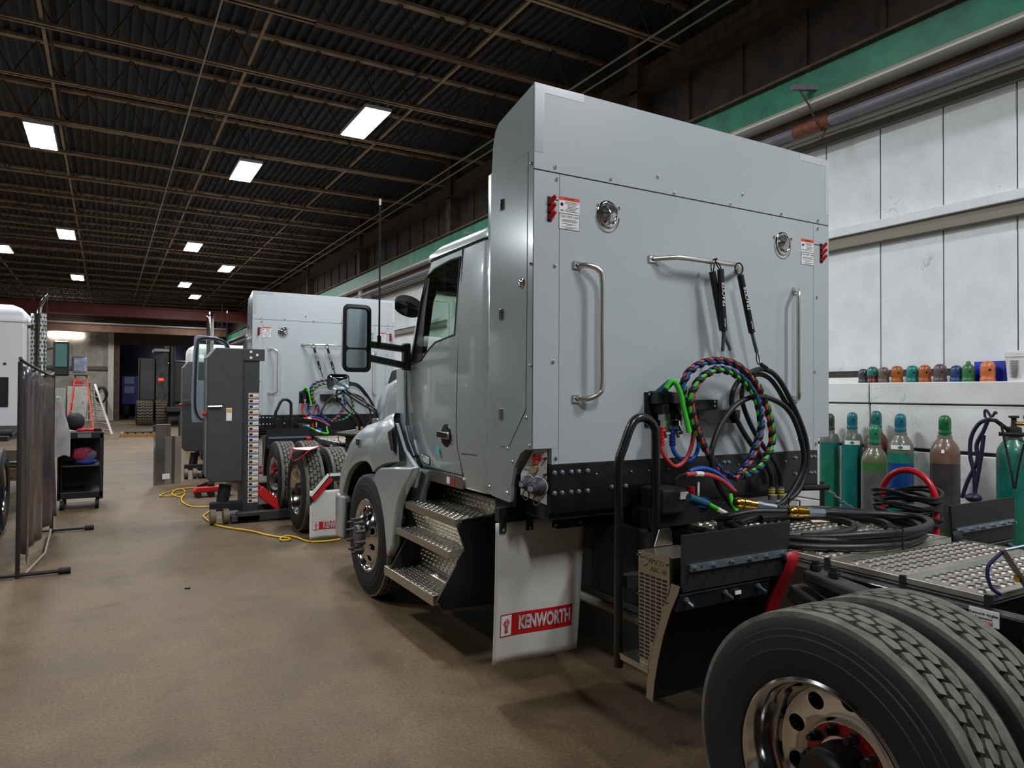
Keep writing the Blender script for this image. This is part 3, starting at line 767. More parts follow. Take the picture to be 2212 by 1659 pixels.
def front_wheel(left, yc=5.86):
    sg = 1 if left else -1; xo = 1.935 if left else 2*TX-1.935
    root = MB().lathe([(.1, .06), (.1, .3), (.2, .31)], (xo, yc, RT), (sg, 0, 0), 20).build('front_wheel', mat('brake_drum', (60, 50, 46), .8), truck, smooth=40)
    tyre_parts(xo, sg, yc, root)
    MB().lathe([(.300, .036), (.312, .022), (.312, .014), (.302, .01), (.292, .016), (.287, .034), (.280, .045), (.270, .05), (.262, .04)], (xo, yc, RT), (sg, 0, 0), 64, cap0=False, cap1=False).build('rim', RIMM, root, smooth=50)
    dp = [(.266, .045), (.25, .02), (.2, -.005), (.175, -.03), (.165, -.042), (.1, -.042), (.1, -.02), (.16, -.02), (.18, .01), (.266, .07)]
    disc_with_holes(dp, (xo, yc, RT), (sg, 0, 0), 10, .028, .212).build('wheel_disc', RIMM, root, smooth=35)
    MB().lathe([(.1, -.03), (.098, -.06), (.085, -.075), (.03, -.08)], (xo, yc, RT), (sg, 0, 0), 28, cap0=False).build('hub', mat('hub_grey', (92, 90, 90), .4, metal=.5), root, smooth=35)
    for k in range(10):
        t = 2*math.pi*(k+.35)/10; c = Vector((xo-sg*.042, yc+.14*math.cos(t), RT+.14*math.sin(t)))
        MB().lathe([(.022, 0), (.022, .012), (.017, .014), (.017, .035), (.011, .037), (.011, .075)], c, (-sg, 0, 0), 10).build('lug_nut', mat('lug_grey', (58, 56, 58), .5), root, smooth=35)
front_wheel(True); front_wheel(False)

# ---------------- quarter fender with filter box ahead of the rear wheel
def quarter_fender(left):
    def fx(m):
        if left: return m
        m = mirror(m)
        for v in m.v: v.y -= .1
        return m
    edge = [(2.086, 1.15), (2.094, 1.073), (2.097, 1.019), (2.074, .985), (2.086, .951), (2.13, .863), (2.169, .762), (2.202, .646), (2.225, .537), (2.232, .466)]
    inn = [(2.13, 1.15), (2.135, 1.073), (2.14, 1.02), (2.125, .985), (2.132, .951), (2.155, .9), (2.2, .8), (2.235, .7), (2.26, .6), (2.274, .473)]
    back = [(y-.012, z) for y, z in edge[3:]]
    rt = fx(MB().grid([[(1.985, y+.02, z) for y, z in edge[3:]], [(2.60, y+.02, z) for y, z in edge[3:]]])).build('quarter_fender', mat('fender_black', (17, 17, 18), .45), truck, solid=.006)
    m_ = MB(); m_.yz(edge[3:]+inn[3:][::-1], 1.978, 1.982); fx(m_).build('edge_trim', STEEL, rt)
    m_ = MB(); m_.yz(edge[3:]+inn[3:][::-1], 2.60, 2.604); fx(m_).build('edge_trim', REDPAINT if left else BLACKM, rt)
    re_ = [(2.06, 1.06), (2.055, 1.02)]+edge[4:]
    m_ = MB(); m_.grid([[(2.655, y-.01, z) for y, z in re_], [(2.575, y-.012, z) for y, z in re_]]); fx(m_).build('inner_trim', REDPAINT if left else BLACKM, rt, solid=.004, smooth=60)
    fx(MB().prism([(1.99, 2.07, 1.185), (2.635, 2.07, 1.185), (2.60, 2.07, .96), (1.99, 2.07, .96)], (0, .012, 0))).build('rubber_flap', mat('flap_rubber', (24, 24, 25), .6, noise=(12, .3)), rt)
    st_ = fx(MB().prism([(2.02, 2.058, 1.068), (2.595, 2.058, 1.068), (2.595, 2.058, 1.04), (2.02, 2.058, 1.04)], (0, .012, 0))).build('clamp_strip', ZINC, rt)
    for k in range(6):
        xx = 2.04+k*.105; fx(MB().lathe([(.011, 0), (.011, .004), (.0075, .005), (.0075, .02)], (xx, 2.058, 1.054), (0, -1, 0), 6)).build('clamp_bolt', ZINC, st_)
    for k in range(4):
        xx = 2.08+k*.16; fx(MB().lathe([(.006, 0), (.006, .0008)], (xx, 2.058, 1.054), (0, -1, 0), 8)).build('clamp_hole', INK, st_)
    s2 = fx(MB().prism([(1.99, 2.085, .945), (2.52, 2.085, .945), (2.52, 2.10, .875), (1.99, 2.10, .875)], (0, .02, 0))).build('lower_brace', mat('brace_black', (34, 36, 38), .4), rt)
    fx(MB().box(1.99, 2.52, 2.082, 2.09, .943, .949)).build('brace_edge', ZINC, s2)
    for xx in (2.02, 2.24, 2.44):
        fx(MB().lathe([(.012, 0), (.012, .012), (.006, .014), (.006, .05)], (xx, 2.088, .925), (0, -1, -.35), 6)).build('brace_bolt', ZINC, s2)
    fx(MB().box(2.30, 2.335, 2.082, 2.086, .905, .92)).build('tag', LABELW, s2)
    if left:
        # stainless filter box: slotted cover on its outer face
        box = MB().yz([(2.325, 1.081), (2.135, 1.083), (2.135, .966), (2.27, .6), (2.325, .6)], 1.985, 2.2).build('filter_box', STEEL, truck, bev=.004)
        cv = MB().yz([(2.326, 1.081), (2.133, 1.088), (2.132, .966), (2.257, .628), (2.317, .628)], 1.978, 1.985).build('filter_cover', STEEL, box)
        sl = MB()
        for r_ in range(22):
            z = .985-r_*.0165
            ymin = 2.14 if z > .955 else 2.14+(.955-z)*.39
            for c_ in range(5):
                ya = 2.315-c_*.035; yb = ya-.026
                if yb < ymin: yb = ymin
                if ya-yb > .008: sl.box(1.9765, 1.978, yb, ya, z-.0045, z+.0045)
        sl.build('slots', HOLE, cv)
        text_mesh('APSCO', .03, (1.9772, 2.262, 1.05), (0, -1, 0), (0, 0, 1), .0005, align='LEFT').build('lettering', mat('etched', (74, 66, 54), .5), cv)
        text_mesh('ARC-30', .03, (1.9772, 2.25, 1.018), (0, -1, 0), (0, 0, 1), .0005, align='LEFT').build('lettering', mat('etched', (74, 66, 54), .5), cv)
        for sg_ in (1, -1):
            MB().tube([(1.977, 2.288-.03*math.cos(t)*sg_*.8, 1.043+.018*math.sin(t)*sg_) for t in [math.pi*k/8 for k in range(1, 8)]], [.001, .003, .004, .005, .004, .003, .001], 5).build('emblem', mat('etched', (74, 66, 54), .5), cv)
        for y, z in ((2.32, 1.065), (2.145, 1.055), (2.32, .9), (2.15, .9), (2.32, .77), (2.31, .64)):
            screw_mb(Vector((1.978, y, z)), (-1, 0, 0), .006).build('screw', CHROME, cv)
        MB().xz([(2.074, 1.083), (2.103, 1.155), (2.16, 1.158), (2.172, 1.146), (2.178, 1.083)], 2.33, 2.336).build('mount_tab', STEEL, box)
        MB().yz([(2.448, .604), (2.44, .577), (2.26, .576), (2.26, .60)], 1.975, 1.982).build('tray_lip', STEEL, box)
        tr_ = MB().box(1.98, 2.2, 2.26, 2.45, .592, .6).build('tray', STEEL, box)
        for yy in (2.40, 2.36, 2.31): MB().lathe([(.012, 0), (.012, .001)], (2.03, yy, .6), (0, 0, 1), 12).build('tray_hole', INK, tr_)
        MB().prism([(2.15, 2.448, .6), (2.15, 2.33, .9), (2.15, 2.325, .6)], (.005, 0, 0)).build('gusset', STEEL, box)
        for z in (.74, .66): screw_mb(Vector((2.15, 2.36, z)), (-1, 0, 0), .007).build('brass_screw', BRASS, box)
quarter_fender(True); quarter_fender(False)

# ---------------- mud flaps with banner
def mud_flap(x0, x1, y, z0, z1, name, tilt=0.0, lean=0.0):
    rows = []
    for i in range(17):
        u = i/16; rows.append([(x0+(x1-x0)*k/16+lean*(1-u)*(k/16), y+tilt*(1-u)**2+.012*math.sin(k*.4)*(1-u), z0+(z1-z0)*u) for k in range(17)])
    f_ = MB().grid(rows).build(name, WHITEP, truck, smooth=60, solid=.006)
    def q(u, v, dy=.006): # u across 0..1, v up 0..1
        return Vector((x0+(x1-x0)*u+lean*(1-v)*u, y+tilt*(1-v)**2+.012*math.sin(u*8*.8)*(1-v)-dy, z0+(z1-z0)*v))
    va, vb = .345, .195
    def strip(u0, u1, v0, v1, dy, m, nm):
        n = 32; MB().grid([[q(u0+(u1-u0)*k/n, v0+(v1-v0)*j/4, dy) for k in range(n+1)] for j in range(5)]).build(nm, m, f_)
    strip(.07, .9, .19, .35, .0055, KRED, 'banner')
    strip(.077, .195, .198, .342, .0062, LABELW, 'emblem_panel')
    um = .136
    c = q(um, .29, .007); rr = .022
    MB().lathe([(rr, 0), (rr, .0006)], c, (0, -1, 0), 20).build('emblem_ring', KRED, f_)
    MB().lathe([(rr*.8, 0), (rr*.8, .0012)], c, (0, -1, 0), 20).build('emblem_ring', LABELW, f_)
    MB().lathe([(rr*.68, 0), (rr*.68, .0018)], c, (0, -1, 0), 20).build('emblem_ring', KRED, f_)
    for tx_, dz in (('K', .006), ('W', -.007)):
        text_mesh(tx_, .0125, c+Vector((0, -.002, dz)), (1, 0, 0), (0, 0, 1), .0003, bold=.0004).build('lettering', LABELW, f_)
    for k in range(5):
        MB().box(c.x-.0105+k*.0046, c.x-.0082+k*.0046, c.y-.001, c.y, c.z-rr-.036, c.z-rr+.002).build('emblem_bar', KRED, f_)
    cc = q(.575, .27, .0068); dx = (q(.9, .27)-q(.2, .27)).normalized()
    tm = text_mesh('KENWORTH', .108, cc, dx, (0, 0, 1), .0004, bold=.0045, sx=.57*(x1-x0)/.61)
    for v in tm.v:
        u = (v.x-x0)/max(1e-6, (x1-x0)+lean*.73); vv_ = (v.z-z0)/(z1-z0); v.y = q(u, vv_, .0085).y
    tm.build('lettering', LABELW, f_)
    return f_
fl1 = mud_flap(1.905, 2.515, 3.46, .205, 1.015, 'mud_flap', tilt=.03, lean=-.03)
for k in range(4):
    x = 1.945+k*.178
    MB().box(x-.02, x+.02, 3.444, 3.458, .96, 1.05).build('flap_tab', BLACKM, fl1)
    screw_mb(Vector((x, 3.444, .975)), (0, -1, 0), .011).build('flap_bolt', ZINC, fl1)
MB().box(1.92, 2.80, 3.452, 3.50, 1.02, 1.10).build('flap_hanger', BLACKM, truck)
m2 = mirror(MB().box(1.905, 2.515, 3.45, 3.456, .205, 1.015)).build('mud_flap', WHITEP, truck)
mirror(MB().box(1.92, 2.80, 3.452, 3.50, 1.02, 1.10)).build('flap_hanger', BLACKM, truck)
# rear flaps with reflective bar
for left in (True, False):
    fx = (lambda m: m) if left else mirror
    if left: rf = mud_flap(1.95, 2.5, -.70, .04, .60, 'rear_mud_flap')
    else: rf = fx(MB().box(1.95, 2.5, -.7, -.694, .04, .6)).build('rear_mud_flap', WHITEP, truck)
    fx(MB().prism([(1.95, -.71, .44), (1.95, -.71, .56), (2.17, -.71, .80), (2.7, -.71, .80), (2.7, -.71, .70), (2.21, -.71, .70)], (0, .02, 0))).build('flap_bracket', BLACKM, rf)
    for (a, b_, c_, m_) in (((1.955, .545), (2.165, .785), .035, LABELW), ((1.985, .50), (2.2, .735), .05, REDP)):
        fx(MB().bar((a[0], -.714, a[1]), (b_[0], -.714, b_[1]), .004, c_, (-.75, 0, .66))).build('reflector', m_, rf)
    fx(MB().box(2.18, 2.7, -.716, -.712, .76, .795)).build('reflector', LABELW, rf)

# ---------------- loop post, tanks and dark gear under the cabinet
MB().tube(spline([(2.27, 2.82, .36), (2.27, 2.82, 1.0), (2.265, 2.82, 1.36), (2.30, 2.82, 1.48), (2.36, 2.82, 1.60), (2.43, 2.82, 1.625), (2.50, 2.82, 1.58), (2.515, 2.82, 1.48), (2.515, 2.82, 1.0), (2.515, 2.82, .75)], 6), .024, 12).build('hose_post', BLACKP, truck, smooth=50)
MB().box(2.3, 2.8, 2.79, 2.85, .76, .82).build('post_arm', BLACKM, truck)
tk = MB().cyl((2.62, 2.6, .47), (2.62, 4.0, .47), .03, n=10).build('air_tank', mat('pale_pipe', (110, 108, 104), .5), truck)
MB().box(2.56, 2.76, 3.0, 4.15, .56, 1.0).build('battery_box', BLACKM, truck, bev=.02)
MB().box(2.9, 3.5, 3.2, 5.2, .45, .95).build('gearbox', BLACKM, truck, bev=.05)
mirror(MB().box(2.0, 2.76, 3.6, 5.1, .35, 1.05)).build('side_box', BLACKM, truck, bev=.04)
MB().box(2.76, 3.6, 3.16, 3.6, .96, 1.366).build('cabinet_mount', BLACKM, truck)
MB().box(2.075, 2.76, 3.18, 3.45, 1.06, 1.366).build('cabinet_mount', BLACKM, truck)

# ---------------- cab
def outline(hw, yr, yA, yC, rc=.2):
    L_ = [(0, yr), (hw-rc, yr)]
    for k in range(1, 6):
        a = math.pi/2*k/6; L_.append((hw-rc+rc*math.sin(a), yr+rc-rc*math.cos(a)))
    L_ += [(hw, yr+rc), (hw, 4.3), (hw, 4.8), (hw, yA-.06), (hw-.012, yA-.01), (hw-.05, yA+.05), (hw*.8, yA+(yC-yA)*.55), (hw*.4, yA+(yC-yA)*.9), (0, yC)]
    full = [(TX-x, y) for x, y in L_]+[(TX+x, y) for x, y in L_[-2:0:-1]]
    return full
CABZ = [(1.09, 1.035, 5.02, 5.06, 3.9), (1.13, 1.05, 5.05, 5.1, 3.9), (1.3, 1.055, 5.25, 5.3, 3.9), (1.5, 1.055, 5.38, 5.45, 3.9), (1.75, 1.055, 5.42, 5.6, 3.9), (1.98, 1.055, 5.41, 5.75, 3.9), (2.06, 1.055, 5.37, 5.73, 3.9),
        (2.3, 1.05, 5.26, 5.6, 3.9), (2.5, 1.045, 5.16, 5.5, 3.9), (2.69, 1.035, 5.05, 5.4, 3.9), (2.765, 1.03, 5.0, 5.34, 3.9)]
def loft(levels, dx=0.0, cap=True):
    rows = [[Vector((x, y, z)) for x, y in outline(hw-dx, yr+dx, yA-dx, yC-dx)] for z, hw, yA, yC, yr in levels]
    m_ = MB(); n = len(rows[0]); m_.grid(rows, closed=True)
    o_ = 0; m_.add(rows[0], [tuple(range(n-1, -1, -1))]); m_.add(rows[-1], [tuple(range(n))])
    # weld caps
    seen = {}; mp = []
    nv = []
    for v in m_.v:
        k = (round(v.x, 5), round(v.y, 5), round(v.z, 5))
        if k not in seen: seen[k] = len(nv); nv.append(v)
        mp.append(seen[k])
    m_.v = nv; m_.f = [[mp[i] for i in f] for f in m_.f]
    return m_
WIN = [(4.445, 2.70), (4.50, 2.166), (4.83, 2.133), (4.96, 2.08), (5.09, 2.01), (5.30, 1.99), (5.235, 2.15), (5.14, 2.45), (5.04, 2.64), (4.88, 2.685), (4.6, 2.705)]
inner = loft([(z if 1.2 < z < 2.7 else (1.22 if z < 2 else 2.72), hw, yA, yC, yr) for z, hw, yA, yC, yr in CABZ[2:]], dx=.05)
shell = boolean(loft(CABZ), [inner, MB().yz(WIN, 1.9, 4.5), MB().box(2.25, 2*TX-2.25, 4.95, 6.2, 2.03, 2.66)])
shell.cm = 0
def _inside(c): return abs(c.x-TX) < 1.005-.02*max(0, c.z-1.9) and c.y > 3.94 and 1.2 < c.z < 2.74
for i, f in enumerate(shell.f):
    c = sum((shell.v[q] for q in f), Vector())/len(f)
    hwz = 1.055 if c.z < 2.1 else 1.055-.035*(c.z-2.1)
    rear = c.y > 3.93; yf = 5.2 if c.z > 2.3 else 5.3
    n_ = (shell.v[f[1]]-shell.v[f[0]]).cross(shell.v[f[2]]-shell.v[f[1]])
    out = n_.dot(c-Vector((TX, 4.6, 1.95))) > 0
    if not out: shell.mi[i] = 1
cabo = shell.build('cab', [PAINT, mat('interior_dark', (22, 23, 25), .85), GLASS], truck, smooth=32)
WS = []
for z, hw, yA, yC, yr in CABZ[5:10]:
    ol = outline(hw, yr, yA, yC); WS.append([Vector((x, y-.02, z)) for x, y in ol if y > yA+.02])
MB().grid(WS).build('windshield', TINT, cabo, smooth=60, solid=.004)
# roof cap
RZ = [(2.772, 1.0, 4.98, 5.32, 3.92), (2.775, 1.045, 5.03, 5.40, 3.9), (2.81, 1.04, 5.02, 5.40, 3.9), (2.86, .99, 4.93, 5.33, 3.93), (2.905, .9, 4.75, 5.18, 3.98), (2.935, .75, 4.5, 4.95, 4.05), (2.948, .5, 4.3, 4.6, 4.15)]
loft(RZ).build('cab_roof', PAINT, cabo, smooth=50)
XD = TX-1.055
# window frame, glass
for left in (True, False):
    fx = (lambda m: m) if left else mirror
    cy_, cz_ = 4.85, 2.38
    def sc(p, k): return (cy_+(p[0]-cy_)*k, cz_+(p[1]-cz_)*k)
    big = [sc(p, 1.035) for p in WIN]
    rows = [[Vector((XD-.003+(.035*(z-1.98)*.8 if z > 1.98 else 0)*.9, y, z)) for y, z in big], [Vector((XD-.003+(.035*(z-1.98)*.8 if z > 1.98 else 0)*.9, y, z)) for y, z in WIN]]
    fx(MB().grid(rows, closed=True)).build('window_seal', BLACKM, cabo, solid=.008)
    gl = [Vector((XD+.008+(.035*(z-1.98)*.7), y, z)) for y, z in WIN]
    fx(MB().add(gl, [tuple(range(len(gl)))])).build('side_glass', TINT, cabo, solid=.004)
    # dark vent part ahead of the glass
    vp = [(5.30, 1.99), (5.235, 2.15), (5.14, 2.45), (5.04, 2.64), (4.98, 2.66), (5.05, 2.4), (5.08, 2.2), (5.09, 2.01)]
    fx(MB().prism([(XD+.004+.024*(z-1.98), y, z) for y, z in vp], (.01, 0, 0))).build('pillar_black', BLACKP, cabo)
    # door: skin a little proud, dark gap around
    door = [(4.41, 2.76), (4.41, 2.4), (4.435, 2.03), (4.45, 1.68), (4.455, 1.5), (4.43, 1.36), (4.34, 1.175), (5.03, 1.175), (5.2, 1.25), (5.33, 1.37), (5.39, 1.48), (5.41, 1.70), (5.405, 1.93)]
    gap = MB().tube([(XD+.001+(.035*max(0, z-1.98)*.7), y, z) for y, z in door], .004, 5, closed=False)
    fx(gap).build('door_gap', INK, cabo)
    fx(MB().tube(spline([(XD-.002, 5.0, 1.185), (XD-.002, 4.6, 1.18), (XD-.002, 4.35, 1.18)], 3), .003, 5)).build('door_gap', INK, cabo)
    # drip rail
    fx(MB().tube(spline([(TX-1.03, 4.05, 2.768), (TX-1.035, 4.4, 2.77), (TX-1.036, 4.8, 2.768), (TX-1.032, 4.98, 2.762)], 6), .006, 6)).build('drip_rail', INK, cabo)
    # threshold tread plate
    th = fx(MB().yz([(5.033, 1.169), (4.898, 1.085), (4.341, 1.085), (4.32, 1.151), (4.34, 1.165)], XD-.006, XD+.01)).build('door_sill', ALUM, cabo)
    fx(MB().box(XD-.008, XD-.006, 4.46, 4.50, 1.10, 1.14)).build('sill_label', REDP, th)
    fx(MB().box(XD-.008, XD-.006, 4.54, 4.59, 1.10, 1.145)).build('sill_label', LABELW, th)
    # handle
    hd = fx(MB().lathe([(.085, 0), (.08, .006), (.06, .008)], (XD, 4.62, 1.44), (-1, 0, 0), 22)).build('door_handle', BLACKP, cabo, smooth=40)
    fx(MB().bar((XD-.025, 4.53, 1.44), (XD-.025, 4.72, 1.445), .02, .045)).build('handle_grip', CHROME, hd, bev=.006)
    if left:
        MB().prism([(XD-.02, 4.73, 1.36), (XD-.02, 4.76, 1.35), (XD-.02, 4.72, 1.29), (XD-.02, 4.69, 1.30)], (-.002, 0, 0)).build('key_tag', mat('teal_tag', (40, 200, 170), .5), hd)
        text_mesh('T680', .075, (XD-.006, 4.99, 1.235), (0, -1, -.1), (0, 0, 1), .003, bold=.002).build('model_badge', mat('badge_silver', (220, 222, 224), .35, metal=.2), cabo)
        text_mesh('T680', .075, (XD-.003, 4.99, 1.235), (0, -1, -.1), (0, 0, 1), .0005, bold=.008).build('badge_base', INK, cabo)
    # lower rear quarter seam
    fx(MB().tube([(XD-.001, 4.37, 1.33), (XD-.001, 4.15, 1.335), (XD+.02, 4.02, 1.34)], .003, 5)).build('panel_seam', INK, cabo)
# seat and dash inside
MB().box(2.4, 2.95, 4.25, 4.4, 1.4, 2.2).box(2.4, 2.95, 4.3, 4.85, 1.4, 1.55).build('seat', BLACKM, cabo, bev=.05)
MB().box(2.2, 4.17, 5.05, 5.4, 1.3, 1.98).build('dashboard', BLACKM, cabo, bev=.05)
# roof horn
hn = MB().lathe([(.05, 0), (.045, .06), (.02, .14), (.018, .2)], (2.55, 5.42, 2.90), (0, -1, .02), 14).build('roof_horn', CHROME, cabo, smooth=40)
MB().box(2.52, 2.58, 5.25, 5.38, 2.79, 2.88).build('horn_foot', CHROME, hn, bev=.01)

# ---------------- fender and hood
def interp(tab, y):
    for (a, va), (b_, vb) in zip(tab, tab[1:]):
        if y <= b_: 
            t = max(0, min(1, (y-a)/(b_-a))); return va+(vb-va)*t
    return tab[-1][1]
ZS = [(5.1, 1.53), (5.25, 1.56), (5.45, 1.57), (5.6, 1.56), (5.8, 1.50), (6.1, 1.465), (6.3, 1.40), (6.46, 1.325), (6.65, 1.20), (6.8, 1.07), (6.92, .93), (7.0, .84)]
def zlip(y):
    if y < 5.73: return interp([(5.1, 1.215), (5.2, 1.208), (5.45, 1.175), (5.6, 1.13), (5.73, 1.075)], y)
    if y < 5.9: return interp([(5.73, 1.075), (5.8, 1.13), (5.9, 1.15)], y)
    q = 1-((y-5.9)/.80)**2
    return max(.72, .52+.63*math.sqrt(max(0, q)))
XO = [(5.1, 1.99), (5.3, 1.965), (5.6, 1.955), (6.4, 1.955), (6.7, 1.97), (6.85, 2.0), (6.95, 2.06), (7.05, 2.18)]
XI = [(5.1, 2.08), (5.42, 2.12), (5.6, 2.18), (6.2, 2.24), (6.7, 2.36), (7.05, 2.5)]
ys = [5.17, 5.22, 5.3, 5.4, 5.5, 5.6, 5.68, 5.73, 5.78, 5.84, 5.9, 6.0, 6.1, 6.2, 6.3, 6.4, 6.47, 6.54, 6.6, 6.66, 6.7, 6.78, 6.86, 6.93, 7.0, 7.05]
rows = []
for y in ys:
    zl, zs, xo, xi = zlip(y), interp(ZS, y), interp(XO, y), interp(XI, y)
    zs = max(zs, zl+.06); h = zs-zl; k5 = max(0, min(1, (y-5.52)/.3))
    rows.append([(xo+.05, y, zl-.005), (xo+.006, y, zl), (xo, y, zl+.02), (xo-.004, y, zl+h*.3), (xo+.004, y, zl+h*.6), (xo+.03, y, zl+h*.84), (xo+.075, y, zl+h*.96), (xo+(xi-xo)*.6, y, zs+.015), (xi, y, zs+.01+.04*k5), (xi+.04*k5, y, zs+.01+.15*k5)])
_ref = [Vector(p) for p in rows[[i for i, y in enumerate(ys) if y >= 5.5][0]]]
for rw, y in zip(rows, ys):
    if y < 5.5:
        for i_ in range(len(rw)):
            w_ = max(0, min(1, (i_-3)/4.0)); w_ = w_*w_*(3-2*w_)
            rw[i_] = Vector(rw[i_]).lerp(_ref[i_], w_)
fm = MB().grid(rows, flip=False)
HX = [(5.42, 2.14), (5.9, 2.16), (6.2, 2.20), (6.6, 2.29), (6.9, 2.38), (7.15, 2.5), (7.25, 2.6)]
HZ = [(5.42, 1.975), (5.75, 1.965), (6.2, 1.87), (6.7, 1.75), (7.05, 1.62), (7.18, 1.45), (7.25, 1.1)]
hy = [5.42, 5.5, 5.65, 5.8, 6.0, 6.2, 6.4, 6.6, 6.8, 6.95, 7.05, 7.12, 7.18, 7.22, 7.25]
hr = []
for y in hy:
    x, z = interp(HX, y), interp(HZ, y)
    lw = min(1.3, z-.2)
    hr.append([(x-.02, y, lw), (x, y, z-.3), (x+.015, y, z-.12), (x+.05, y, z-.045), (x+.12, y, z-.01), (x+.25, y, z+.005), (TX, y, z+.03)])
hm = MB().grid(hr)
for mb_, nm in ((fm, 'fender'), (hm, 'hood')):
    pr_ = mb_.build(nm, PAINT, truck, smooth=45)
    ml = mirror(mb_).build(nm, PAINT, truck, smooth=45)
    if nm == 'fender': fender_l = pr_
    else: hood_l = pr_
cw = [(5.12, 1.10), (5.6, 1.10), (5.6, 1.95), (5.43, 1.965), (5.43, 1.7), (5.40, 1.48), (5.32, 1.36), (5.2, 1.25)]
MB().yz(cw, 2.115, 2.16).build('cowl_side', PAINT, truck, bev=.006)
mirror(MB().yz(cw, 2.115, 2.16)).build('cowl_side', PAINT, truck, bev=.006)
for fx in ((lambda m: m), mirror):
    fx(MB().yz([(4.92, 1.16), (5.0, 1.02), (5.65, 1.0), (5.65, 1.5), (5.4, 1.5), (5.22, 1.3)], 2.04, 2.07)).build('skirt_top', PAINT, truck, bev=.01)
# wheel house liner
MB().add([(2.5, y, z) for y, z in ((5.2, .5), (5.2, 1.3), (5.9, 1.45), (6.7, 1.1), (6.7, .5))], [(0, 1, 2, 3, 4)]).build('wheel_liner', BLACKM, truck)
ln_ = [[(2.0, y, zlip(y)+.03), (2.5, y, zlip(y)+.08)] for y in ys if y < 6.7]
MB().grid(ln_).build('wheel_liner', BLACKM, truck)
# turn signal in the fender tail
MB().prism([(1.972, 5.20, 1.49), (1.972, 5.38, 1.43), (1.972, 5.29, 1.30), (1.972, 5.20, 1.27)], (-.012, 0, 0)).build('fender_notch', BLACKP, fender_l, bev=.003)
MB().prism([(1.96, 5.27, 1.455), (1.96, 5.33, 1.43), (1.96, 5.25, 1.29), (1.96, 5.21, 1.30)], (-.02, 0, 0)).build('side_marker', mat('marker_dark', (40, 34, 38), .35), fender_l, bev=.006)
MB().box(1.935, 1.957, 6.03, 6.13, 1.275, 1.335).build('fender_badge', CHROME, fender_l, bev=.008)
MB().box(1.932, 1.936, 6.045, 6.115, 1.285, 1.325).build('badge_face', INK, fender_l)
MB().prism([PT(837, 829, x=2.12), PT(846, 801, x=2.12), PT(866, 794, x=2.12), PT(865, 810, x=2.12)], (.02, 0, 0)).build('cowl_vent', BLACKP, hood_l, bev=.004)
# cab skirt: fairing between wheel and steps
sk_ = [(5.70, 1.02), (5.62, 1.09), (5.5, 1.135), (5.18, 1.17), (4.80, 1.20), (4.90, 1.09), (5.0, 1.02), (5.08, .94), (5.14, .84), (5.18, .72), (5.22, .54), (5.345, .427), (5.37, .55), (5.42, .72), (5.5, .86), (5.6, .96)]
skirt = MB().yz(sk_, 1.945, 2.02).build('cab_skirt', PAINT, truck, bev=.02, seg=3, smooth=50)
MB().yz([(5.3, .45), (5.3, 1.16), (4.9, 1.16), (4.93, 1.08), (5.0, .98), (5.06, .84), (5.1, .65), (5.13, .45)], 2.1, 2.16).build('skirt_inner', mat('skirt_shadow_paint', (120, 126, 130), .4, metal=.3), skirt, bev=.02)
# bumper
bm = MB().xy([(1.96, 6.60), (1.955, 6.80), (1.99, 6.95), (2.15, 7.15), (2.6, 7.3), (TX, 7.34), (2*TX-2.6, 7.3), (2*TX-2.15, 7.15), (2*TX-1.99, 6.95), (2*TX-1.955, 6.8), (2*TX-1.96, 6.60), (2*TX-2.1, 6.62), (2*TX-2.1, 6.9), (2.1, 6.9), (2.1, 6.62)], .34, .76).build('bumper', PAINT, truck, bev=.03, seg=3, smooth=50)
MB().box(2.0, 2.09, 6.57, 6.61, .40, .70).build('bumper_insert', BLACKM, bm)

# ---------------- steps of tread plate
DIAM = mat('tread_plate', (198, 194, 184), .24, metal=1.0)
def diamonds(m_, org, u, v, nu, nv, su, sv, nrm):
    org, u, v, nrm = Vector(org), Vector(u).normalized(), Vector(v).normalized(), Vector(nrm).normalized()
    for i in range(nu):
        for k in range(nv):
            c = org+u*(i+.5)*su+v*(k+.5)*sv; s = 1 if (i+k) % 2 else -1
            d = (u*.8+v*.6*s).normalized(); e = (v*.8-u*.6*s).normalized()
            L_, W_, H_ = su*.55, sv*.24, .004
            m_.add([c+d*L_, c+e*W_, c-d*L_, c-e*W_, c+d*L_*.45+nrm*H_, c-d*L_*.45+nrm*H_], [(0, 1, 4), (1, 2, 5, 4), (2, 3, 5), (3, 0, 4, 5)])
def step(name, x0, x1, y0, y1, z, h, m=STEEL):
    s_ = MB().box(x0, x1, y0, y1, z-h, z).build(name, ALUM, stairs, bev=.004)
    g = MB(); diamonds(g, (x0, y0, z), (0, 1, 0), (1, 0, 0), int((y1-y0)/.034), int((x1-x0)/.03), .034, .03, (0, 0, 1))
    ob = g.build('tread_pattern', DIAM, s_); ob['kind'] = 'stuff'
    return s_
stairs = MB().xz([(2.03, .895), (2.27, .915), (2.30, .94), (2.72, .94), (2.72, .30), (1.90, .335), (1.868, .40), (2.06, .71), (2.01, .855)], 4.172, 4.19).build('cab_steps', BLACKP, truck, bev=.004)
MB().xz([(2.05, .895), (2.70, .9), (2.70, .335), (1.92, .335), (1.89, .40), (2.08, .71), (2.03, .855)], 5.10, 5.115).build('end_plate', BLACKM, stairs)
step('step_tread', 1.995, 2.32, 4.185, 5.07, .915, .055)
step('step_tread', 1.945, 2.10, 4.178, 5.12, .71, .05)
step('step_tread', 1.888, 2.09, 4.29, 5.235, .40, .07)
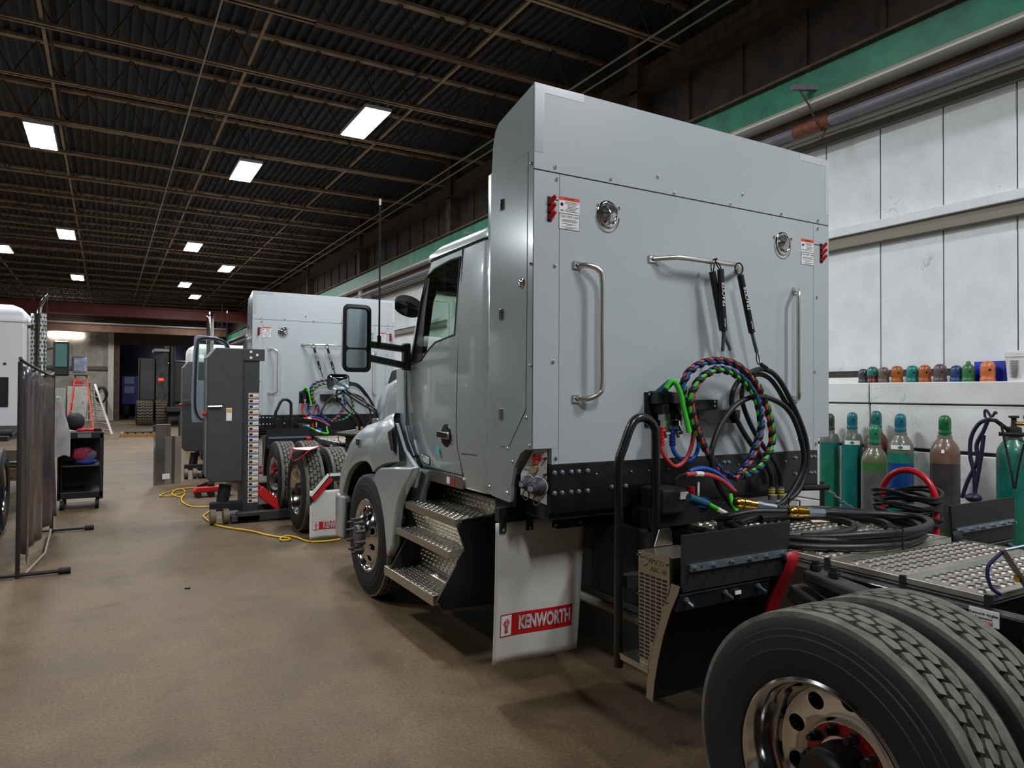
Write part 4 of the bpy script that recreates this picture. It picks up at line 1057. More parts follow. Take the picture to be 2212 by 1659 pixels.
def riser(p0, u, v, nu, nv, su, sv, n, nm='riser'):
    p0, u, v = Vector(p0), Vector(u).normalized(), Vector(v).normalized()
    a = p0; b_ = p0+u*nu*su; c_ = b_+v*nv*sv; d = p0+v*nv*sv
    r_ = MB().add([a, b_, c_, d], [(0, 1, 2, 3)]).build(nm, ALUM, stairs, solid=.004)
    g = MB(); diamonds(g, a+Vector(n)*.002, u, v, nu, nv, su, sv, n); ob = g.build('tread_pattern', DIAM, r_); ob['kind'] = 'stuff'
riser((2.10, 4.19, .71), (0, 1, 0), (-.38, 0, .9), 26, 5, .034, .033, (-.9, 0, -.38))
riser((2.13, 4.2, .45), (0, 1, 0), (0, 0, 1), 26, 6, .034, .033, (-1, 0, 0))
riser((1.99+.1, 4.2, .40), (0, 1, 0), (.55, 0, .5), 26, 2, .034, .033, (-.6, 0, .7))
riser((2.32, 4.2, .915), (0, 1, 0), (.15, 0, 1), 26, 3, .034, .033, (-1, 0, .1))
MB().tube([(2.33, 4.2, 1.01), (2.335, 5.08, 1.01)], .008, 6).build('riser_edge', CHROME, stairs)
MB().tube([(2.32, 4.19, 1.015), (2.30, 4.185, .96), (2.27, 4.18, .925), (2.04, 4.175, .905)], .006, 6).build('riser_edge', CHROME, stairs)
# deck above the steps, back to the cabinet
MB().box(2.3, 2.8, 3.45, 4.2, .94, 1.08).build('step_deck', BLACKM, truck, bev=.02)
MB().box(2.35, 2.8, 3.9, 4.3, 1.03, 1.10).build('cab_floor', BLACKM, truck)

# ---------------- mirrors, antenna
def mirror_assembly(left):
    fx = (lambda m: m) if left else mirror
    def rrect(x0, x1, z0, z1, r, y, n=5):
        P = []
        for cx_, cz_, a0 in ((x1-r, z1-r, 0), (x0+r, z1-r, 90), (x0+r, z0+r, 180), (x1-r, z0+r, 270)):
            for k in range(n+1):
                a = R(a0+90*k/n); P.append((cx_+r*math.cos(a), y, cz_+r*math.sin(a)))
        return P
    a = rrect(1.56, 1.785, 1.905, 2.43, .045, 5.28); b_ = rrect(1.575, 1.77, 1.92, 2.415, .05, 5.36)
    c_ = rrect(1.62, 1.73, 1.97, 2.36, .05, 5.42)
    m_ = MB(); m_.grid([a, b_, c_], closed=True, flip=True); m_.add(c_, [tuple(range(len(c_)-1, -1, -1))])
    e = rrect(1.582, 1.763, 1.93, 2.405, .035, 5.276); m_.grid([a, e], closed=True)
    e2 = rrect(1.585, 1.76, 1.933, 2.402, .035, 5.292); m_.grid([e, e2], closed=True); m_.add(e2, [tuple(range(len(e2)))])
    mr = fx(m_).build('wing_mirror', BLACKP, truck, smooth=40)
    MG = mat('mirror_glass', (175, 185, 190), .015, metal=1.0)
    fx(MB().add(rrect(1.592, 1.753, 2.095, 2.395, .025, 5.288), [tuple(range(24))])).build('mirror_glass', MG, mr)
    g2 = MB(); rows_ = []
    g2.add(rrect(1.592, 1.753, 1.94, 2.08, .025, 5.288), [tuple(range(24))])
    fx(g2).build('convex_glass', MG, mr)
    for z0, z1 in ((2.135, 2.10), (2.03, 1.965)):
        fx(MB().bar((1.74, 5.35, z0), (2.12, 5.36, z1), .05, .055)).build('mirror_arm', BLACKP, mr, bev=.015)
    fx(MB().bar((2.11, 5.36, 1.93), (2.10, 5.34, 2.15), .06, .07, (0, 1, 0))).build('arm_base', BLACKP, mr, bev=.01)
    # hood mirror
    p = rrect(1.83, 2.05, 1.77, 1.925, .04, 6.70); q = rrect(1.86, 2.02, 1.80, 1.9, .04, 6.76)
    m_ = MB(); m_.grid([p, q], closed=True, flip=True); m_.add(q, [tuple(range(len(q)-1, -1, -1))]); m_.add(p, [tuple(range(len(p)))])
    h_ = fx(m_).build('hood_mirror', BLACKP, truck, smooth=40)
    # domed glass
    rows_ = []
    for k, (s_, dy) in enumerate(((.93, .003), (.75, .010), (.5, .016), (.25, .019), (.02, .02))):
        rows_.append([(1.94+(x-1.94)*s_, 6.70-dy, 1.8475+(z-1.8475)*s_) for x, y, z in p])
    fx(MB().grid(rows_, closed=True)).build('mirror_glass', MG, h_, smooth=60)
    for d in (0, .035):
        fx(MB().tube(spline([(1.99, 6.74, 1.80-d), (2.10, 6.62, 1.70-d), (2.2, 6.5, 1.62-d), (2.24, 6.45, 1.57-d), (2.25, 6.43, 1.45)], 5), .011, 8)).build('mirror_arm', BLACKP, h_, smooth=50)
    fx(MB().box(2.2, 2.3, 6.38, 6.48, 1.42, 1.50)).build('arm_base', CHROME, h_, bev=.01)
mirror_assembly(True); mirror_assembly(False)
an = MB().cyl((1.868, 5.33, 2.12), (1.868, 5.33, 3.24), .008, .006, n=6).build('antenna', BLACKM, truck)
MB().cyl((1.868, 5.33, 3.24), (1.868, 5.33, 3.29), .009, n=8).build('antenna_tip', LABELW, an)
for k in range(24): MB().cyl((1.868, 5.33, 2.75+k*.02), (1.868, 5.33, 2.758+k*.02), .0105, n=6).build('coil_ring', BLACKM, an)
MB().cyl((1.868, 5.33, 2.1), (1.868, 5.33, 2.2), .016, n=8).build('antenna_base', BLACKP, an)

# ================================================================ hoses hanging from the near tractor
def cp7(x, y, Y): return PT(1400+x/3.95, 720+y/3.95, y=Y)
HBLK = mat('hose_black', (24, 24, 26), .42, bump=(60, .1))
HRED = mat('hose_red', (196, 66, 62), .45); HBLU = mat('hose_blue', (24, 82, 176), .42); HGRN = mat('hose_green', (64, 200, 44), .45)
TEAL = mat('plug_teal', (18, 84, 104), .5)
def path7(pts, Y0, Y1, n=6):
    P = spline([Vector((x, 0, y)) for x, y in pts], n); m = len(P)
    return [cp7(p.x, p.z, Y0+(Y1-Y0)*i/(m-1)) for i, p in enumerate(P)]
def frames(P):
    T = [(P[min(i+1, len(P)-1)]-P[max(i-1, 0)]).normalized() for i in range(len(P))]
    a = T[0].orthogonal().normalized(); out = []
    for t in T:
        a = (a-t*a.dot(t)).normalized(); out.append((t, a, t.cross(a)))
    return out
def resample(P, d):
    out = [P[0]]; acc = 0
    for i in range(1, len(P)):
        seg = P[i]-P[i-1]; L_ = seg.length; pos = d-acc
        while pos <= L_: out.append(P[i-1]+seg*(pos/L_)); pos += d
        acc = (acc+L_) % d
    out.append(P[-1]); return out
main = path7([(390, 830), (350, 730), (320, 640), (300, 540), (300, 440), (340, 340), (430, 270), (520, 240), (620, 233), (720, 255), (790, 295), (860, 360), (925, 440), (975, 530), (1010, 620), (1035, 720), (1055, 820), (1060, 900), (1045, 980), (1010, 1060), (950, 1140), (880, 1190), (800, 1215), (710, 1215), (630, 1180), (560, 1100), (505, 1010), (455, 920), (415, 820), (385, 720), (365, 620), (370, 530), (400, 450), (450, 385), (520, 335), (600, 308), (670, 318), (740, 348), (810, 395), (870, 465), (915, 545), (945, 630), (960, 720), (965, 800), (950, 880), (920, 965), (880, 1060), (830, 1140), (780, 1195), (740, 1240)], 3.00, 2.90)
main = resample(main, .011)
FR = frames(main)
bund = thing('air_hose_bundle', 'coiled red, blue and green air hoses in black spiral wrap hanging on the near cabinet', 'hose', main[0], None)
def strand(ph, r=.0105, off=.0105, rate=4.5):
    return [p+(a*math.cos(ph+i*.011*rate)+b_*math.sin(ph+i*.011*rate))*off for i, (p, (t, a, b_)) in enumerate(zip(main, FR))]
for nm, m_, ph in (('red_hose', HRED, 0), ('blue_hose', HBLU, 2.1), ('green_hose', HGRN, 4.2)):
    MB().tube(strand(ph), .0108, 8).build(nm, m_, bund, smooth=60)
wr_ = MB(); pit = .07; L_ = .011*len(main); vs = []; fs = []
for i, (p, (t, a, b_)) in enumerate(zip(main, FR)):
    s = i*.011; ph = s/pit*2*math.pi
    pass
# spiral wrap: a ribbon helix around the bundle
N = int(L_/pit*14)
for q in range(N+1):
    s = q/14*pit; i = min(len(main)-1, s/.011); i0 = int(i); i1 = min(i0+1, len(main)-1); w_ = i-i0
    ph = q/14*2*math.pi
    for ds in (-.0165, .0165):
        j = max(0, min(len(main)-1, (s+ds)/.011)); j0 = int(j); j1 = min(j0+1, len(main)-1)
        p = main[j0].lerp(main[j1], j-j0); t, a, b_ = FR[j0]
        vs.append(p+(a*math.cos(ph)+b_*math.sin(ph))*.0222)
for q in range(N): fs.append((2*q, 2*q+1, 2*q+3, 2*q+2))
MB().add(vs, fs).build('spiral_wrap', mat('wrap_black', (34, 35, 38), .5), bund, smooth=60, solid=.003)
# tails at the upper end
MB().tube(path7([(115, 960), (122, 1000), (150, 1060), (225, 1135), (300, 1100), (355, 1010), (382, 900), (385, 840)], 3.03, 3.0), .0125, 8).build('red_hose', HRED, bund, smooth=60)
MB().tube(path7([(205, 960), (222, 1010), (260, 1060), (340, 1092), (400, 1050), (432, 950), (420, 860), (395, 800)], 3.05, 3.0), .0125, 8).build('blue_hose', HBLU, bund, smooth=60)
MB().tube(path7([(150, 470), (195, 412), (235, 425), (278, 520), (305, 640), (330, 750), (352, 845)], 3.0, 2.94), .0155, 8).build('green_hose', HGRN, bund, smooth=60)
def ribbed(P0, P1, r, m_, nm, par, n=6):
    P0, P1 = Vector(P0), Vector(P1); prof = []
    L_ = (P1-P0).length
    for k in range(n):
        prof += [(r, L_*(k+.05)/n), (r, L_*(k+.6)/n), (r*.8, L_*(k+.7)/n), (r*.8, L_*(k+.95)/n)]
    return MB().lathe(prof, P0, P1-P0, 12).build(nm, m_, par, smooth=40)
ribbed(cp7(112, 800, 3.04), cp7(118, 965, 3.03), .016, REDP, 'hose_boot', bund)
ribbed(cp7(203, 812, 3.06), cp7(208, 965, 3.05), .02, mat('boot_blue', (20, 44, 140), .5), 'hose_boot', bund)
MB().cyl(cp7(85, 520, 3.08), cp7(195, 415, 3.03), .027, .022, n=14).build('cable_plug', TEAL, bund, smooth=50)
# lower tails
MB().tube(path7([(320, 1205), (430, 1200), (540, 1215), (640, 1262), (710, 1325), (738, 1345)], 2.80, 2.86), .0135, 8).build('red_hose', HRED, bund, smooth=60)
MB().tube(path7([(405, 1200), (440, 1199), (465, 1201)], 2.799, 2.802), .0142, 8).build('hose_label', LABELW, bund)
MB().tube(path7([(350, 1180), (400, 1160), (470, 1152), (540, 1170), (620, 1215), (700, 1300), (735, 1355)], 2.86, 2.88), .0135, 8).build('blue_hose', HBLU, bund, smooth=60)
MB().tube(path7([(700, 1370), (715, 1440), (745, 1500), (768, 1545), (735, 1562), (680, 1545), (600, 1505), (510, 1455)], 2.86, 2.74), .0135, 8).build('green_hose', HGRN, bund, smooth=60)
MB().tube(path7([(590, 1500), (630, 1522), (670, 1540)], 2.752, 2.757), .0145, 8).build('hose_label', LABELW, bund)
MB().cyl(cp7(345, 1400, 2.76), cp7(510, 1455, 2.742), .024, .02, n=12).build('cable_plug', TEAL, bund, smooth=50)
MB().tube(path7([(320, 1205), (280, 1215), (240, 1250), (230, 1290)], 2.80, 2.82), .011, 6).build('black_end', HBLK, bund, smooth=60)
# gladhand bracket on the cabinet
gb = MB().xz([(2.745, 1.765), (2.80, 1.77), (2.94, 1.745), (2.94, 1.69), (2.74, 1.69)], 3.05, 3.148).build('gladhand_bracket', BLACKP, truck, bev=.006)
MB().box(2.72, 2.96, 3.135, 3.15, 1.56, 1.76).build('bracket_plate', BLACKM, gb)
screw_mb(Vector((2.745, 3.135, 1.745)), (0, -1, 0), .012).build('bolt', ZINC, gb)
for x in (2.79, 2.885):
    gh = MB().box(x-.026, x+.026, 3.04, 3.13, 1.63, 1.69).build('gladhand', BLACKM, truck, bev=.008)
    MB().box(x-.022, x+.022, 3.03, 3.09, 1.595, 1.635).box(x-.014, x+.014, 3.025, 3.08, 1.53, 1.60).box(x-.022, x+.02, 3.02, 3.075, 1.515, 1.535).build('gladhand_body', CHROME, gh, bev=.005)
    MB().cyl((x-.003, 3.04, 1.52), (x-.003, 3.04, 1.495), .011, n=10).build('fitting', BRASS, gh)
# holder bracket in the middle
hb = MB().box(3.07, 3.29, 3.12, 3.15, 1.655, 1.715).box(3.07, 3.42, 3.06, 3.15, 1.645, 1.652).build('hose_holder', BLACKP, truck)
MB().xz([(3.07, 1.645), (3.42, 1.645), (3.42, 1.60), (3.38, 1.57), (3.32, 1.57), (3.27, 1.60), (3.22, 1.56), (3.16, 1.56), (3.12, 1.6), (3.07, 1.6)], 3.06, 3.07).build('holder_lip', BLACKP, hb)
for z in (1.70, 1.675): screw_mb(Vector((3.255, 3.12, z)), (0, -1, 0), .008).build('bolt', ZINC, hb)

# black hoses on the right
bh = thing('hydraulic_hose_set', 'loops of thick black hydraulic hose hanging beside the coloured air hoses', 'hose', cp7(960, 300, 3.0))
for nm, P, Y0, Y1, r in (
    ('hose', [(720, 1480), (650, 1380), (590, 1270), (550, 1140), (540, 1020), (570, 900), (615, 790), (685, 680), (765, 600), (870, 548), (960, 540), (1050, 560), (1140, 605), (1210, 675), (1262, 775), (1302, 900), (1330, 1050), (1312, 1180), (1250, 1310), (1165, 1430), (1100, 1470)], 2.92, 3.0, .0165),
    ('hose', [(1060, 1310), (1050, 1210), (1010, 1120), (950, 1030), (870, 930), (800, 820), (740, 700), (714, 600), (722, 500), (770, 410), (850, 345), (960, 305), (1050, 330), (1120, 400), (1180, 500), (1240, 620), (1300, 760), (1345, 900), (1362, 1050), (1345, 1200), (1285, 1340), (1190, 1430), (1120, 1480)], 3.05, 3.03, .0165),
    ('hose', [(1135, 1310), (1130, 1220), (1090, 1110), (1040, 1040), (960, 930), (880, 790), (822, 650), (800, 540), (815, 440), (880, 370), (960, 350), (1040, 390), (1110, 480), (1160, 570), (1220, 660), (1275, 790), (1315, 930), (1340, 1080), (1310, 1220), (1230, 1370), (1150, 1440)], 3.08, 3.06, .0155)):
    MB().tube(path7(P, Y0, Y1), r, 10).build(nm, HBLK, bh, smooth=60)
for x in (1052, 1130):
    MB().cyl(cp7(x, 1310, 3.05), cp7(x, 1420, 3.05), .021, n=12).build('coupler', ZINC, bh, smooth=40)
    for k in (1325, 1345, 1370): MB().cyl(cp7(x, k, 3.05), cp7(x, k+9, 3.05), .023, n=12).build('yellow_ring', mat('ring_yellow', (226, 186, 30), .4), bh)
MB().cyl(cp7(985, 275, 2.99), cp7(900, 345, 2.99), .008, n=6).build('cable_tie', BLACKM, bh)
MB().cyl(cp7(960, 262, 2.99), cp7(1015, 300, 2.98), .012, n=6).build('cable_tie', BLACKM, bh)

# spring tenders on the bar
def cp3(x, y, Y): return PT(1400+x/5.53, 480+y/5.53, y=Y)
def tender(label, top, sl0, sl1, sp1, clip, Y, circ=False, text=True, black_clip=False):
    t = thing('hose_tender', label, 'hose tender', cp3(*sl0, Y), 'hose tenders on the bar of the near tractor')
    a, b_, c_, d = cp3(*sl0, Y), cp3(*sl1, Y), cp3(*sp1, Y), cp3(*clip, Y)
    MB().cyl(a, b_, .0205, n=14).build('sleeve', mat('sleeve_black', (20, 20, 22), .6), t, smooth=40)
    prof = []; L_ = (c_-b_).length
    nco = 40
    for k in range(nco): prof += [(.0095, L_*k/nco), (.0125, L_*(k+.5)/nco)]
    MB().lathe(prof, b_, c_-b_, 10).build('spring', ZINC, t, smooth=30)
    if circ:
        ce = cp3(*top, Y); rr = .035
        MB().tube([ce+Vector((rr*math.cos(q), .0, rr*math.sin(q))) for q in [2*math.pi*k/22 for k in range(22)]], .0045, 6, closed=True).build('ring', BLACKM, t, smooth=60)
    else:
        tp = cp3(*top, Y-.02); MB().tube(spline([a+Vector((-.008, 0, 0)), tp.lerp(a, .3)+Vector((-.014, .01, 0)), tp, tp+Vector((.006, .04, -.006)), tp.lerp(a, .4)+Vector((.012, .01, 0)), a+Vector((.008, 0, 0))], 5), .004, 6).build('loop', BLACKM, t, smooth=60)
    dd = (d-c_); s_ = dd.orthogonal().normalized(); s_ = Vector((dd.z, 0, -dd.x)).normalized()*.011
    MB().tube(spline([c_, c_+dd*.3+s_, c_+dd*.8+s_, d, c_+dd*.8-s_, c_+dd*.3-s_], 4, closed=True), .0032, 6, closed=True).build('clip', BLACKM if black_clip else CHROME, t, smooth=60)
    if text:
        ax = (a-b_).normalized(); un = Vector((0, -1, 0)); rd = ax; upd = un.cross(rd)
        tm = text_mesh('TRACKER', .041, a.lerp(b_, .42)+Vector((-.003, -.0212, 0)), rd, -rd.cross(un) if False else Vector((-rd.z, 0, rd.x)), .0004, sx=.85, shear=.25)
        tm.build('lettering', LABELW, t)
        text_mesh('PHILLIPS', .016, a.lerp(b_, .87)+Vector((-.006, -.0212, 0)), rd, Vector((-rd.z, 0, rd.x)), .0004, sx=.85).build('lettering', LABELW, t)
    return t
tender('black spring hose tender with white lettering, middle of three on the bar', (825, 435), (865, 565), (905, 1300), (890, 1545), (893, 1630), 3.03)
tender('black spring hose tender crossing behind another, leftmost on the bar', (800, 440), (765, 590), (890, 1290), (985, 1530), (1035, 1630), 3.065, text=False)
tr_ = tender('black spring hose tender hung by a round ring, rightmost on the bar', (1085, 555), (1100, 630), (1240, 1320), (1300, 1560), (1320, 1700), 3.03, circ=True, black_clip=True)

# flat coil of thick hose lying on the catwalk, brass couplers
ck = thing('coiled_hose', 'thick black rubber hose coiled flat on the punched metal catwalk', 'hose', (3.36, 2.45, 1.0))
def ell(cx_, cy_, ax_, ay_, z0, z1, a0, a1, n=40): return [(cx_+ax_*math.cos(a0+(a1-a0)*k/n), cy_+ay_*math.sin(a0+(a1-a0)*k/n), z0+(z1-z0)*k/n) for k in range(n+1)]
MB().tube(ell(3.36, 2.46, .57, .46, 1.024, 1.024, 1.9, 8.0, 50), .0205, 10).build('hose', HBLK, ck, smooth=60)
MB().tube(ell(3.37, 2.44, .54, .43, 1.052, 1.052, 1.0, 7.2, 50), .0205, 10).build('hose', HBLK, ck, smooth=60)
MB().tube(ell(3.38, 2.50, .47, .33, 1.023, 1.03, -2.6, 2.4, 40), .02, 10).build('hose', HBLK, ck, smooth=60)
MB().tube(ell(3.30, 2.55, .36, .24, 1.023, 1.03, -2.2, 1.6, 36), .02, 10).build('hose', HBLK, ck, smooth=60)
def coupler(A, B, par):
    A, B = Vector(A), Vector(B); L_ = (B-A).length
    MB().lathe([(.022, 0), (.031, L_*.06), (.031, L_*.16), (.026, L_*.18), (.026, L_*.2), (.031, L_*.22), (.031, L_*.36), (.027, L_*.38), (.027, L_*.52)], A, B-A, 16).build('brass_coupler', BRASS, par, smooth=35)
    MB().lathe([(.026, L_*.52), (.026, L_*.66), (.022, L_*.67), (.022, L_)], A, B-A, 8).build('steel_fitting', ZINC, par)
coupler(cp7(735, 1440, 2.72), cp7(1090, 1492, 2.62), ck)
coupler(cp7(1195, 1520, 2.52), cp7(1500, 1532, 2.45), ck)
_a = cp7(1500, 1532, 2.45); _b = (cp7(1500, 1532, 2.45)-cp7(1195, 1520, 2.52)).normalized()
MB().tube(spline([_a, _a+_b*.1, (3.66, 2.39, 1.085), (3.80, 2.32, 1.08), (3.86, 2.22, 1.08), (3.79, 2.11, 1.08), (3.62, 2.02, 1.085), (3.4, 1.985, 1.085), (3.1, 2.06, 1.08), (2.92, 2.22, 1.06)], 6), .02, 10).build('hose', HBLK, ck, smooth=60)
MB().tube(path7([(1090, 1490), (1200, 1500), (1330, 1502), (1480, 1500), (1640, 1520), (1760, 1560)], 2.62, 2.75, 4), .02, 10).build('hose', HBLK, ck, smooth=60)
MB().tube(path7([(580, 1580), (700, 1560), (900, 1525), (1195, 1525)], 2.72, 2.53, 5), .021, 10).build('hose', HBLK, ck, smooth=60)
for (x, y) in ((3.62, 2.82), (3.30, 2.0)):
    MB().tube([(x+.0, y-.04, 1.01), (x, y-.04, 1.11), (x, y+.04, 1.11), (x, y+.04, 1.01)], .005, 5).build('cable_tie', BLACKM, ck)
pt = PT(1782, 1128, z=1.012)
tag(MB().prism([pt+Vector((-.07, .03, 0)), pt+Vector((.06, -.02, 0)), pt+Vector((.075, .02, .004)), pt+Vector((-.05, .06, .006))], (0, 0, .002)).build('paper_tag', mat('cream_paper', (226, 214, 170), .7)), 'small cream paper tag lying on the catwalk inside the hose coil', 'tag')
# pogo bracket at the right edge of the catwalk
pb = MB().bar((3.02, 1.30, 1.0), (2.93, 1.36, 1.17), .025, .012).build('lock_bracket', mat('bracket_grey', (120, 112, 98), .5, metal=.5), truck)
MB().tube(spline([(2.93, 1.36, 1.16), (2.89, 1.39, 1.1), (2.89, 1.38, 1.03), (2.92, 1.36, 1.0)], 6), .007, 7).build('loop_wire', mat('purple_wire', (44, 34, 84), .5), pb, smooth=50)
MB().cyl((2.97, 1.33, 1.06), (3.06, 1.31, 1.065), .014, n=8).build('brass_pin', BRASS, pb)
MB().cyl((2.93, 1.36, 1.165), (3.12, 1.30, 1.19), .006, n=6).build('rod', ZINC, pb)
# junction block behind the coloured tails
jb = MB().box(2.66, 2.84, 2.92, 3.12, 1.08, 1.22).build('valve_block', BLACKM, truck, bev=.015)
MB().box(2.78, 2.84, 2.912, 2.92, 1.16, 1.20).build('tag', LABELW, jb)
MB().cyl((2.9, 2.95, 1.22), (2.9, 2.95, 1.15), .02, n=10).build('red_knob', REDP, jb)
MB().box(2.96, 2.975, 2.96, 2.965, 1.16, 1.24).build('tag', LABELW, jb)
MB().cyl((3.03, 3.0, 1.09), (3.03, 3.0, 1.14), .045, n=14).build('blue_cap', HBLU, jb)
MB().box(2.62, 3.4, 2.98, 3.14, 1.0, 1.1).build('valve_rail', BLACKM, truck)
MB().cyl((4.1, 3.13, 1.115), (4.36, 3.12, 1.105), .02, n=10).build('pipe_stub', BLACKM, truck)

# ================================================================ second tractor of the same kind, ahead in the lane
truck2 = copy_tree(truck); truck2.location = (TX+.1, 3.15+8.9, 0)
tag(truck2, 'second silver tractor truck further ahead, its flat cabinet seen beside the wing mirror', 'truck')
# its driver door stands open: drop the closed-door seam copies and hang a door
def rr_frame(x0, x1, z0, z1, y):
    return [(x0, y, z0+.05), (x0-.02, y, z0+.3), (x0-.01, y, z1-.15), (x0+.04, y, z1-.03), (x0+.12, y, z1), (x1-.2, y, z1-.02), (x1-.05, y, z1-.1), (x1, y, z1-.45), (x1, y, z0+.08), (x1-.08, y, z0), (x0+.06, y, z0)]
WORLD[truck2] = Vector((TX+.1, 12.05, 0))
od = [(1.38, 1.17), (1.36, 1.6), (1.40, 2.76), (1.46, 2.80), (1.78, 2.79), (2.0, 2.68), (2.14, 2.05), (2.18, 1.9), (2.18, 1.17)]
ow = [(1.47, 1.95), (1.49, 2.70), (1.76, 2.71), (1.93, 2.62), (2.08, 2.0), (1.9, 1.95)]
dsk = boolean(MB().xz(od, 14.2, 14.26), [MB().xz(ow, 14.0, 14.5)])
odr = dsk.build('open_door', mat('door_inner', (112, 126, 140), .5), truck2, bev=.01)
MB().tube(spline([(1.45, 14.18, 1.35), (1.42, 14.18, 1.7), (1.45, 14.18, 2.6), (1.52, 14.18, 2.74), (1.76, 14.18, 2.75), (1.97, 14.18, 2.64), (2.1, 14.18, 2.1), (2.14, 14.18, 1.6), (2.1, 14.18, 1.25), (1.6, 14.18, 1.22)], 6, closed=True), .018, 8, closed=True).build('door_seal', BLACKP, odr, smooth=50)
MB().add([(x, 14.23, z) for x, z in ow], [tuple(range(len(ow)))]).build('door_glass', TINT, odr, solid=.004)
MB().box(1.6, 2.0, 14.14, 14.2, 1.4, 1.75).build('door_trim', BLACKM, odr, bev=.02)

MB().yz([(13.34, 2.7), (13.36, 1.25), (13.95, 1.2), (14.28, 1.45), (14.3, 1.95), (13.95, 2.66)], TX+.1-1.064, TX+.1-1.057).build('door_opening', INK, truck2)
for src, lb in ((bund, 'coloured air hose coil hanging on the second tractor cabinet'), (bh, 'black hose loops hanging on the second tractor cabinet'), (tr_, 'hose tender on the bar of the second tractor')):
    c = copy_tree(src); c.location = src.location+Vector((.1 if src is not tr_ else -.35, 8.9, 0)); tag(c, lb)
    if src is tr_:
        c['group'] = 'hose tenders on the second tractor'; d = copy_tree(src); d.location = src.location+Vector((-.12, 8.9, 0)); d['group'] = 'hose tenders on the second tractor'
        c['label'] = 'hose tender on the second tractor bar, left of two'; d['label'] = 'hose tender on the second tractor bar, right of two'

# ================================================================ gas cylinders by the right wall
def cyl_cap(o, r, h, m_, parent=None, name='cylinder_cap'):
    pr = [(r*.98, 0), (r*1.04, h*.06), (r*1.04, h*.16), (r*.93, h*.22), (r, h*.32), (r, h*.70), (r*.93, h*.82), (r*.75, h*.92), (r*.45, h*.985), (r*.1, h)]
    c = MB().lathe(pr, o, (0, 0, 1), 20).build(name, m_, parent, smooth=50)
    o = Vector(o)
    d = Vector((-o.x, -o.y, 0)).normalized(); d.rotate(Matrix.Rotation(.25, 3, 'Z'))
    MB().lathe([(r*.2, 0), (r*.2, .002)], o+d*r*.995+Vector((0, 0, h*.56)), d, 10).build('vent_hole', INK, c)
    return c
def pm(nm, c): return mat(nm, c, .35, coat=.3, noise=(7, .25))
def cylinder(px, x, top, D, bands, capc, label, capname='green'):
    """bands: [(z0, colour)] from bottom; px = photo column, x = plane it stands on"""
    p = PT(px, 900, x=x); y = p.y; r = D/2
    caph = .17; sh = top-caph-.015
    t = thing('gas_cylinder', label, 'gas cylinder', (x, y, 0), 'gas cylinders along the right wall')
    zs_ = [b[0] for b in bands]+[sh]
    for i, (z0, c) in enumerate(bands):
        z1 = zs_[i+1]
        if i < len(bands)-1: pr = [(r, z0), (r, z1)]
        else:
            zz = max(z0, sh-.14); pr = [(r, z0), (r, zz), (r*.93, zz+.045), (r*.75, zz+.085), (r*.5, sh-.02), (r*.45, sh)]
        pr = [(a, b) for a, b in pr]
        if i == 0: pr = [(r*.9, 0), (r, .015)]+pr[1:]
        MB().lathe(pr, (x, y, 0), (0, 0, 1), 28, cap0=(i == 0), cap1=(i == len(bands)-1)).build('body', pm('cyl_%d_%d_%d' % c, c), t, smooth=40)
    MB().lathe([(r*.5, sh-.02), (r*.5, sh+.01)], (x, y, 0), (0, 0, 1), 20).build('neck_ring', mat('neck_grey', (140, 136, 126), .5, metal=.4), t)
    if capc: cyl_cap((x, y, top-caph), .048, caph, pm('cap_%d_%d_%d' % capc, capc), t, 'valve_cap')
    return t, Vector((x, y, 0)), sh
def shoulder_label(t, o, z, r, dk):
    d = Vector((-o.x, -o.y, 0)).normalized(); s_ = Vector((-d.y, d.x, 0))
    rows = [[], []]
    for k in range(9):
        a = -.75+1.5*k/8; v = d*math.cos(a)+s_*math.sin(a)
        rows[0].append(o+v*(r+.006)+Vector((0, 0, z-.02))); rows[1].append(o+v*(r*.965+.006)+Vector((0, 0, z+.02)))
    MB().grid(rows).build('label_band', LABELW, t)
    c = o+d*(r+.0075)+Vector((0, 0, z)); MB().add([c+s_*.022, c+Vector((0, 0, .018))-d*.003, c-s_*.022, c-Vector((0, 0, .018))], [(0, 1, 2, 3)]).build('label_diamond', mat('diamond_green', dk, .5), t)
G1 = (22, 112, 96); G2 = (20, 118, 118)
t, o, sh = cylinder(1792, 6.35, 1.56, .19, [(0, (30, 116, 90)), (1.1, (28, 112, 98)), (1.27, (96, 100, 88))], (62, 64, 58), 'green gas cylinder with dark cap, leftmost, half hidden by the tractor cabinet')
t, o, sh = cylinder(1841, 6.35, 1.58, .19, [(0, (20, 118, 112)), (1.28, (90, 104, 92))], (24, 110, 122), 'teal gas cylinder with teal cap and white shoulder band, second from the left')
shoulder_label(t, o, 1.285, .093, (20, 120, 100))
t, o, sh = cylinder(1893, 6.36, 1.60, .21, [(0, (98, 40, 38))], (26, 108, 102), 'maroon gas cylinder with teal cap, standing behind the short grey one')
t, o, sh = cylinder(1889, 5.95, 1.48, .22, [(0, (92, 94, 92)), (1.07, (62, 110, 56)), (1.15, (96, 100, 70))], (34, 128, 88), 'grey gas cylinder with green cap, standing forward of the row')
t, o, sh = cylinder(1945, 6.33, 1.58, .218, [(0, (22, 122, 108)), (.72, (18, 70, 140)), (1.13, (28, 124, 104)), (1.22, (110, 110, 96))], (24, 110, 126), 'gas cylinder with blue band between teal bands behind the red cable cart')
shoulder_label(t, o, 1.275, .108, (110, 112, 100))
t, o, sh = cylinder(2041, 6.22, 1.58, .225, [(0, (72, 70, 66)), (.9, (64, 58, 58)), (1.17, (118, 92, 76))], (22, 104, 48), 'brown shouldered dark gas cylinder with bright green cap')
